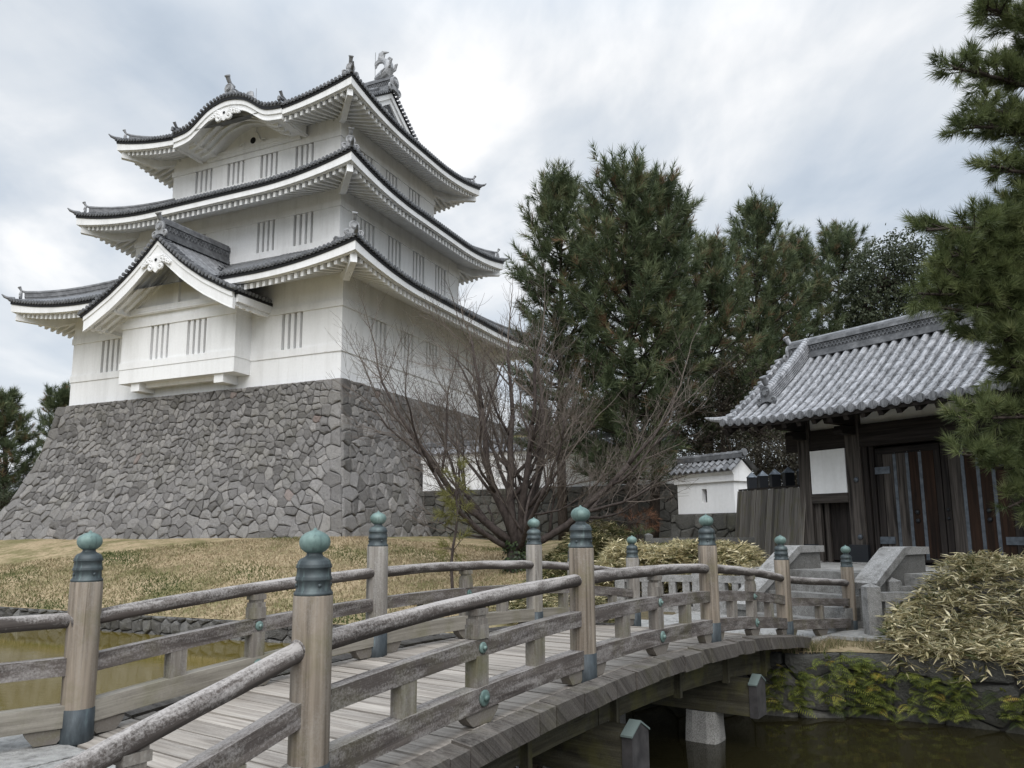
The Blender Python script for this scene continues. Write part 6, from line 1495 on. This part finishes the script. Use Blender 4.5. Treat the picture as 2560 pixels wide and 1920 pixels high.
# the near pine at the viewer's right: trunk stands outside the picture
def near_pine():
    global NR
    NR = np.random.default_rng(81); r = random.Random(81); base = np.array([8.9, 11.6, .2])
    t = empty('pine_tree', base.tolist(), 0, label='large near pine reaching in at the right with long fresh green needles', cat='tree'); mb = MB(); B = []; D = []; L = []
    H = 9.5; trunk = [base + np.array([.25 * math.sin(f * 4), .1 * math.cos(f * 3), H * f]) for f in np.linspace(0, 1, 12)]
    mb.tube([Vector(p - base) for p in trunk], [.24 * (1 - .75 * f) for f in np.linspace(0, 1, 12)], 10, wob=.04)
    def branch(tip, y, th=.05, n=14, spread=.55, start=None, droop=.1):
        e = P3(tip[0] + 38, tip[1], y); z0 = start if start is not None else e[2] - .3
        s = np.array([np.interp(z0, [p[2] for p in trunk], [p[i] for p in trunk]) for i in range(3)]); m = 9; pts = []
        for j in range(m + 1):
            q = j / m; p = s + (e - s) * q + np.array([0, 0, droop * math.sin(PI * q)]) + np.array([r.uniform(-.04, .04), r.uniform(-.04, .04), r.uniform(-.03, .03)]); pts.append(p)
        mb.tube([Vector(p - base) for p in pts], [th * (1 - .8 * j / m) + .006 for j in range(m + 1)], 6, cap=False); d0 = unit((e - s)[None])[0]; Lb_ = np.linalg.norm(e - s)
        for k in range(int(n * 1.9)):
            q = .30 + .70 * (k + r.random()) / (n * 1.9); q = min(q, 1); p = np.array([np.interp(q * m, range(m + 1), [b[i] for b in pts]) for i in range(3)])
            sd = perp(d0[None])[0]; sd[2] = abs(sd[2]) * .6 if r.random() < .65 else sd[2] * .7
            w = spread * r.uniform(.4, 1.0) * (1.15 - .55 * q); d = d0 * r.uniform(.3, .9) + sd * r.uniform(.5, 1.0); d /= np.linalg.norm(d); e2 = p + d * w
            mb.tube([Vector(p - base), Vector(e2 - base)], [.012, .006], 4, cap=False)
            for f in (.55, .8, 1.0):
                dd = d + np.array([r.uniform(-.55, .55), r.uniform(-.55, .55), r.uniform(-.25, .6)]); B.append(p + d * w * f); D.append(dd); L.append(r.uniform(.12, .22))
        B.append(pts[-1]); D.append(d0 + np.array([0, 0, .2])); L.append(.2)
    for tip, y, n, sp in [((2430, 22), 10.6, 14, .5), ((2520, 60), 10.8, 12, .5), ((2345, 172), 10.4, 16, .42), ((2420, 265), 10.6, 9, .4), ((2475, 200), 10.9, 14, .5), ((2372, 322), 10.5, 16, .42), ((2440, 420), 10.6, 10, .38), ((2490, 330), 11.0, 14, .5), ((2535, 130), 11, 14, .5),
                          ((2545, 420), 11, 14, .5), ((2500, 520), 10.8, 16, .5), ((2450, 560), 10.6, 14, .5), ((2355, 580), 10.2, 16, .5), ((2278, 575), 10.0, 16, .42), ((2330, 690), 10.0, 18, .5), ((2262, 728), 9.9, 14, .40), ((2400, 640), 10.4, 18, .55), ((2470, 680), 10.6, 20, .6), ((2540, 600), 10.8, 18, .6),
                          ((2400, 760), 10.2, 20, .5), ((2470, 850), 10.2, 20, .5), ((2340, 640), 10.1, 18, .5), ((2300, 770), 10.0, 14, .4), ((2430, 720), 10.5, 20, .55), ((2520, 700), 10.9, 20, .6), ((2530, 850), 10.6, 20, .6), ((2390, 830), 10.3, 18, .5), ((2490, 920), 10.5, 18, .5), ((2560, 900), 10.8, 18, .6), ((2330, 720), 10.2, 16, .45), ((2440, 610), 10.9, 18, .6), ((2540, 500), 11.2, 18, .6), ((2560, 300), 11.2, 18, .6), ((2560, 60), 11.2, 18, .6), ((2540, 760), 10.5, 18, .6), ((2500, 900), 10.3, 18, .5), ((2560, 960), 10.4, 14, .45),
                          ((2355, 1050), 9.9, 13, .36), ((2440, 1045), 10.0, 14, .38), ((2378, 1140), 9.9, 14, .36), ((2450, 1170), 10, 14, .36), ((2530, 1100), 10.2, 15, .42), ((2545, 1210), 10.2, 13, .4), ((2480, 1265), 10.1, 12, .32), ((2540, 1300), 10.2, 11, .32)]:
        branch(tip, y, n=n, spread=sp, start=P3(2700, min(tip[1] + 40, 1180), 11.2)[2], droop=r.uniform(-.05, .2))
    mb.build('trunk', 'bark', t, True); B = np.array(B); D = np.array(D); L = np.array(L); per = 54; V, F = shoots(B, D, L, per, .185, .0095, .8)
    tn = np.clip(NR.normal(.5, .18, len(B)), .05, .95); soup('crown', V - base, F, np.clip(np.repeat(tn, per) + NR.normal(0, .08, len(F)), 0, 1), 'near_needles', t)
near_pine()

# ------------------------------------------------------------------ ground cover
def inside(poly, x, y):
    c = False; n = len(poly)
    for i in range(n):
        x1, y1 = poly[i]; x2, y2 = poly[(i + 1) % n]
        if (y1 > y) != (y2 > y) and x < (x2 - x1) * (y - y1) / (y2 - y1) + x1: c = not c
    return c
def edge_dist(poly, x, y):
    b = 1e9; n = len(poly)
    for i in range(n):
        ax, ay = poly[i]; bx, by = poly[(i + 1) % n]; dx, dy = bx - ax, by - ay; t = min(1, max(0, ((x - ax) * dx + (y - ay) * dy) / (dx * dx + dy * dy))); b = min(b, math.hypot(x - ax - dx * t, y - ay - dy * t))
    return b
def bamboo(name, poly, hfun, n, seed, ln=.21, wd=.034, shift=0., border=True):
    rr = np.random.default_rng(seed); r = random.Random(seed); xs = [p[0] for p in poly]; ys = [p[1] for p in poly]; C = []; stems = MB()
    while len(C) < n:
        x, y = r.uniform(min(xs), max(xs)), r.uniform(min(ys), max(ys))
        if not inside(poly, x, y): continue
        e = edge_dist(poly, x, y); z0, z1 = hfun(x, y, e); q = r.random() ** .45; z = z0 + (z1 - z0) * q; C.append((x, y, z))
        if r.random() < .10: stems.tube([(x + r.uniform(-.1, .1), y + r.uniform(-.1, .1), z0 - .1), (x, y, z)], [.006, .003], 3, cap=False, tint=.3)
    C = np.array(C); k = 6; P = np.repeat(C, k, 0) + rr.normal(0, .02, (n * k, 3)); az = np.repeat(rr.uniform(0, 6.283, n), k) + np.tile(np.linspace(-1.5, 1.5, k), n) + rr.normal(0, .25, n * k); el = np.repeat(rr.normal(.12, .22, n), k) + rr.normal(0, .22, n * k); D = np.stack([np.cos(az) * np.cos(el), np.sin(az) * np.cos(el), np.sin(el)], 1)
    U = unit(np.array([0, 0, 1.]) + rr.normal(0, .38, D.shape)); l_ = ln * rr.uniform(.6, 1.2, len(P)); w_ = wd * rr.uniform(.75, 1.2, len(P)); V, F = leaf_quads(P, D, l_, w_, U)
    T = np.clip(np.repeat(rr.normal(.62 + shift, .24, n), k) + rr.normal(0, .18, len(F)), 0, 1)
    if border:
        m = rr.random(len(P)) < .62; U2 = U[m]; V2, F2 = leaf_quads(P[m] + U2 * .004 + D[m] * (l_[m] * .06)[:, None], D[m], l_[m] * .84, w_[m] * .52, U2); V, F = join((V, F), (V2, F2)); T = np.concatenate([T, np.clip(rr.normal(.16, .10, len(F2)), 0, 1)])
    return soup(name, V, F, T, 'bamboo_leaves', None, kind='stuff', label={1: 'large mound of pale edged dwarf bamboo at the moat edge', 2: 'dry dwarf bamboo hedge behind the granite fence', 3: 'dark green dwarf bamboo bank before the stone footing', 4: 'low dwarf bamboo along the bank behind the bridge rail'}[seed], cat='bamboo grass')
def hR(x, y, e):
    g = max(-.35, ground_z(x, y) if True else 0); d_ = bank_dist(x, y)[0]; top_ = -.24 + (1.26 * sstep(-.6, 3.0, d_)) * (.72 + .28 * sstep(0, .5, e)); n_ = .11 * math.sin(x * 2.3 + y) + .09 * math.sin(y * 3.1 - x * 1.3); t_ = max(g + .15, top_ + n_); return max(g, t_ - .75) if d_ > .3 else -.75, t_
POLR = [(5.75, 12.55), (6.15, 13.25), (6.55, 13.85), (6.75, 14.05), (7.75, 14.85), (8.6, 15.5), (9.6, 16.3), (11.5, 16), (13.5, 13.2), (14.5, 8.5), (11.0, 8.1), (8.5, 10.3), (7.15, 11.55)]
bamboo('dwarf_bamboo', POLR, hR, 9000, 1, shift=.18, ln=.215, wd=.034)
bamboo('dwarf_bamboo', [(2.0, 19.6), (4.3, 18.65), (5.2, 17.7), (6.3, 18.5), (6.4, 20.6), (4.5, 21.8), (2.2, 21.6)], lambda x, y, e: (-.1, .62 + .62 * sstep(0, .6, e) + .05 * math.sin(x * 3) + .05 * math.sin(y * 4)), 5600, 2, shift=.18, ln=.24)
bamboo('dwarf_bamboo', [(.4, 19.6), (2.0, 19.9), (2.4, 22.5), (4.3, 24.6), (4.0, 26.5), (2.6, 27.6), (1.2, 25), (.8, 22)], lambda x, y, e: (ground_z(x, y), ground_z(x, y) + .25 + .7 * sstep(0, .8, e) + .12 * math.sin(x * 4 + y * 2)), 3000, 3, shift=-.22)
bamboo('dwarf_bamboo', [(-.7, 19.5), (.1, 17.3), (.8, 15.6), (1.5, 15.2), (2.2, 16.4), (2.3, 18.3), (1.6, 19.8), (.2, 20.3)], lambda x, y, e: (-.55, -.30 + .62 * sstep(0, .6, e) + .06 * math.sin(x * 5) + .06 * math.sin(y * 4)), 2400, 4, shift=-.04)

# ferns hanging on the moat wall
def ferns():
    rr = np.random.default_rng(91); r = random.Random(91); Vs = []; Fs = []; T = []; st = MB()
    sites = []
    for s0, s1, n, zlo, zhi in ((-.45, .24, 90, -1.22, -.58), (.40, 1.4, 170, -1.24, -.42), (1.35, 2.7, 140, -1.25, -.62), (2.9, 3.5, 50, -1.2, -.75), (3.6, 5.5, 40, -1.2, -.8)):
        for _ in range(n): sites.append((r.uniform(s0, s1), r.uniform(zlo, zhi)))
    sref = seglen[14]
    o = 0
    for ds, z in sites:
        s = sref + ds; x, y, hb = bank_pt(s); x2, y2, _ = bank_pt(s + .05); tx, ty = x2 - x, y2 - y; L = math.hypot(tx, ty); n_ = np.array([ty / L, -tx / L, 0]); tg = np.array([tx / L, ty / L, 0])
        p = np.array([x, y, z]) + n_ * .05; a = r.uniform(-1.0, 1.0); d = n_ * r.uniform(.5, 1) + tg * a + np.array([0, 0, r.uniform(.2, .9)]); d /= np.linalg.norm(d); Lf = r.uniform(.16, .36); m = 10; q = p.copy(); pts = [q.copy()]; tint = min(1, max(0, r.gauss(.42, .27)))
        for i in range(m):
            d = d + np.array([0, 0, -.11]); d /= np.linalg.norm(d); q = q + d * Lf / m; pts.append(q.copy())
        st.tube([Vector(t_) for t_ in pts], [.004] * len(pts), 3, cap=False, tint=.3)
        sd = np.cross(d, n_ + np.array([0, 0, .6])); sd /= np.linalg.norm(sd)
        for i in range(1, m + 1):
            f = i / m; w = .085 * math.sin(PI * min(1, .12 + .88 * f) ** .8) * Lf / .38 + .012
            for sg in (-1, 1):
                dl = sd * sg + (pts[i] - pts[i - 1]) / (Lf / m) * .45; dl /= np.linalg.norm(dl); wv = (pts[i] - pts[i - 1]) / (Lf / m) * .008; b = pts[i]; e = b + dl * w - np.array([0, 0, .012]); mm = b + dl * w * .45
                Vs += [b, mm + wv, e, mm - wv]; Fs.append((o, o + 1, o + 2, o + 3)); T.append(min(1, max(0, tint + r.uniform(-.08, .08)))); o += 4
    soup('wall_ferns', np.array(Vs), np.array(Fs), np.array(T), 'fern_leaves', None, kind='stuff', label='yellow green ferns hanging on the moat wall', cat='ferns')
ferns()
# grass
def grass(name, n, fn, hgt, wid, label, seed, tint):
    rr = np.random.default_rng(seed); P = fn(n, rr); N = len(P); az = rr.uniform(0, 6.283, N); w = np.stack([np.cos(az), np.sin(az), np.zeros(N)], 1) * wid * .5; h = hgt * rr.uniform(.5, 1.3, N); e = P + np.stack([rr.normal(0, .5, N) * h, rr.normal(0, .5, N) * h, h], 1)
    V = np.stack([P - w, P + w, e], 1).reshape(-1, 3); F = np.arange(len(V)).reshape(-1, 3); return soup(name, V, F, np.clip(tint(P, rr), 0, 1), 'grass_blades', None, kind='stuff', label=label, cat='grass')
def slope_pts(n, rr):
    out_ = []
    r = random.Random(3)
    while len(out_) < n:
        x, y = r.uniform(-27, 1.0), r.uniform(19, 33.5); d, hb = bank_dist(x, y)
        if d < .05: continue
        u, v = to_castle(x, y)
        if -2.3 < u < CW + 2.5 and v > -2.3: continue
        out_.append((x, y, ground_z(x, y, d, hb) - .02))
    return np.array(out_)
def slope_tint(P, rr):
    g = np.sin(P[:, 0] * .55 + 1.0) * np.cos(P[:, 1] * .8 + P[:, 0] * .25) * .5 + np.sin(P[:, 0] * 1.7 + P[:, 1] * 1.3) * .3; wet = np.clip((-P[:, 2] + .35) * .22, 0, .3) * (rr.random(len(P)) < .75) + np.clip((-P[:, 0] - 9) * .022, 0, .2); grn = ((P[:, 2] > 1.22) & (P[:, 0] < -14)) * .5
    return .68 + rr.normal(0, .16, len(P)) - np.clip(g + .02, 0, 1) * .85 - wet - grn
grass('dry_grass', 52000, slope_pts, .10, .045, 'dry tan lawn grass on the slope below the castle', 101, slope_tint)
def edge_pts(n, rr):
    r = random.Random(8); out_ = []
    cl_ = [(r.uniform(seglen[13] + .3, seglen[16] + 1.2), r.uniform(.05, .9)) for _ in range(46)]
    while len(out_) < n:
        s, w0 = r.choice(cl_); s += r.gauss(0, .09); x, y, hb = bank_pt(s); x2, y2, _ = bank_pt(s + .05); L = math.hypot(x2 - x, y2 - y); w = min(1.1, max(.02, w0 + r.gauss(0, .09))); out_.append((x - (y2 - y) / L * w, y + (x2 - x) / L * w, max(hb, -.36) - .02))
    return np.array(out_)
grass('edge_grass', 7000, edge_pts, .17, .011, 'thin grass along the top of the moat wall by the bridge end', 102, lambda P, rr: rr.normal(.38, .28, len(P)))
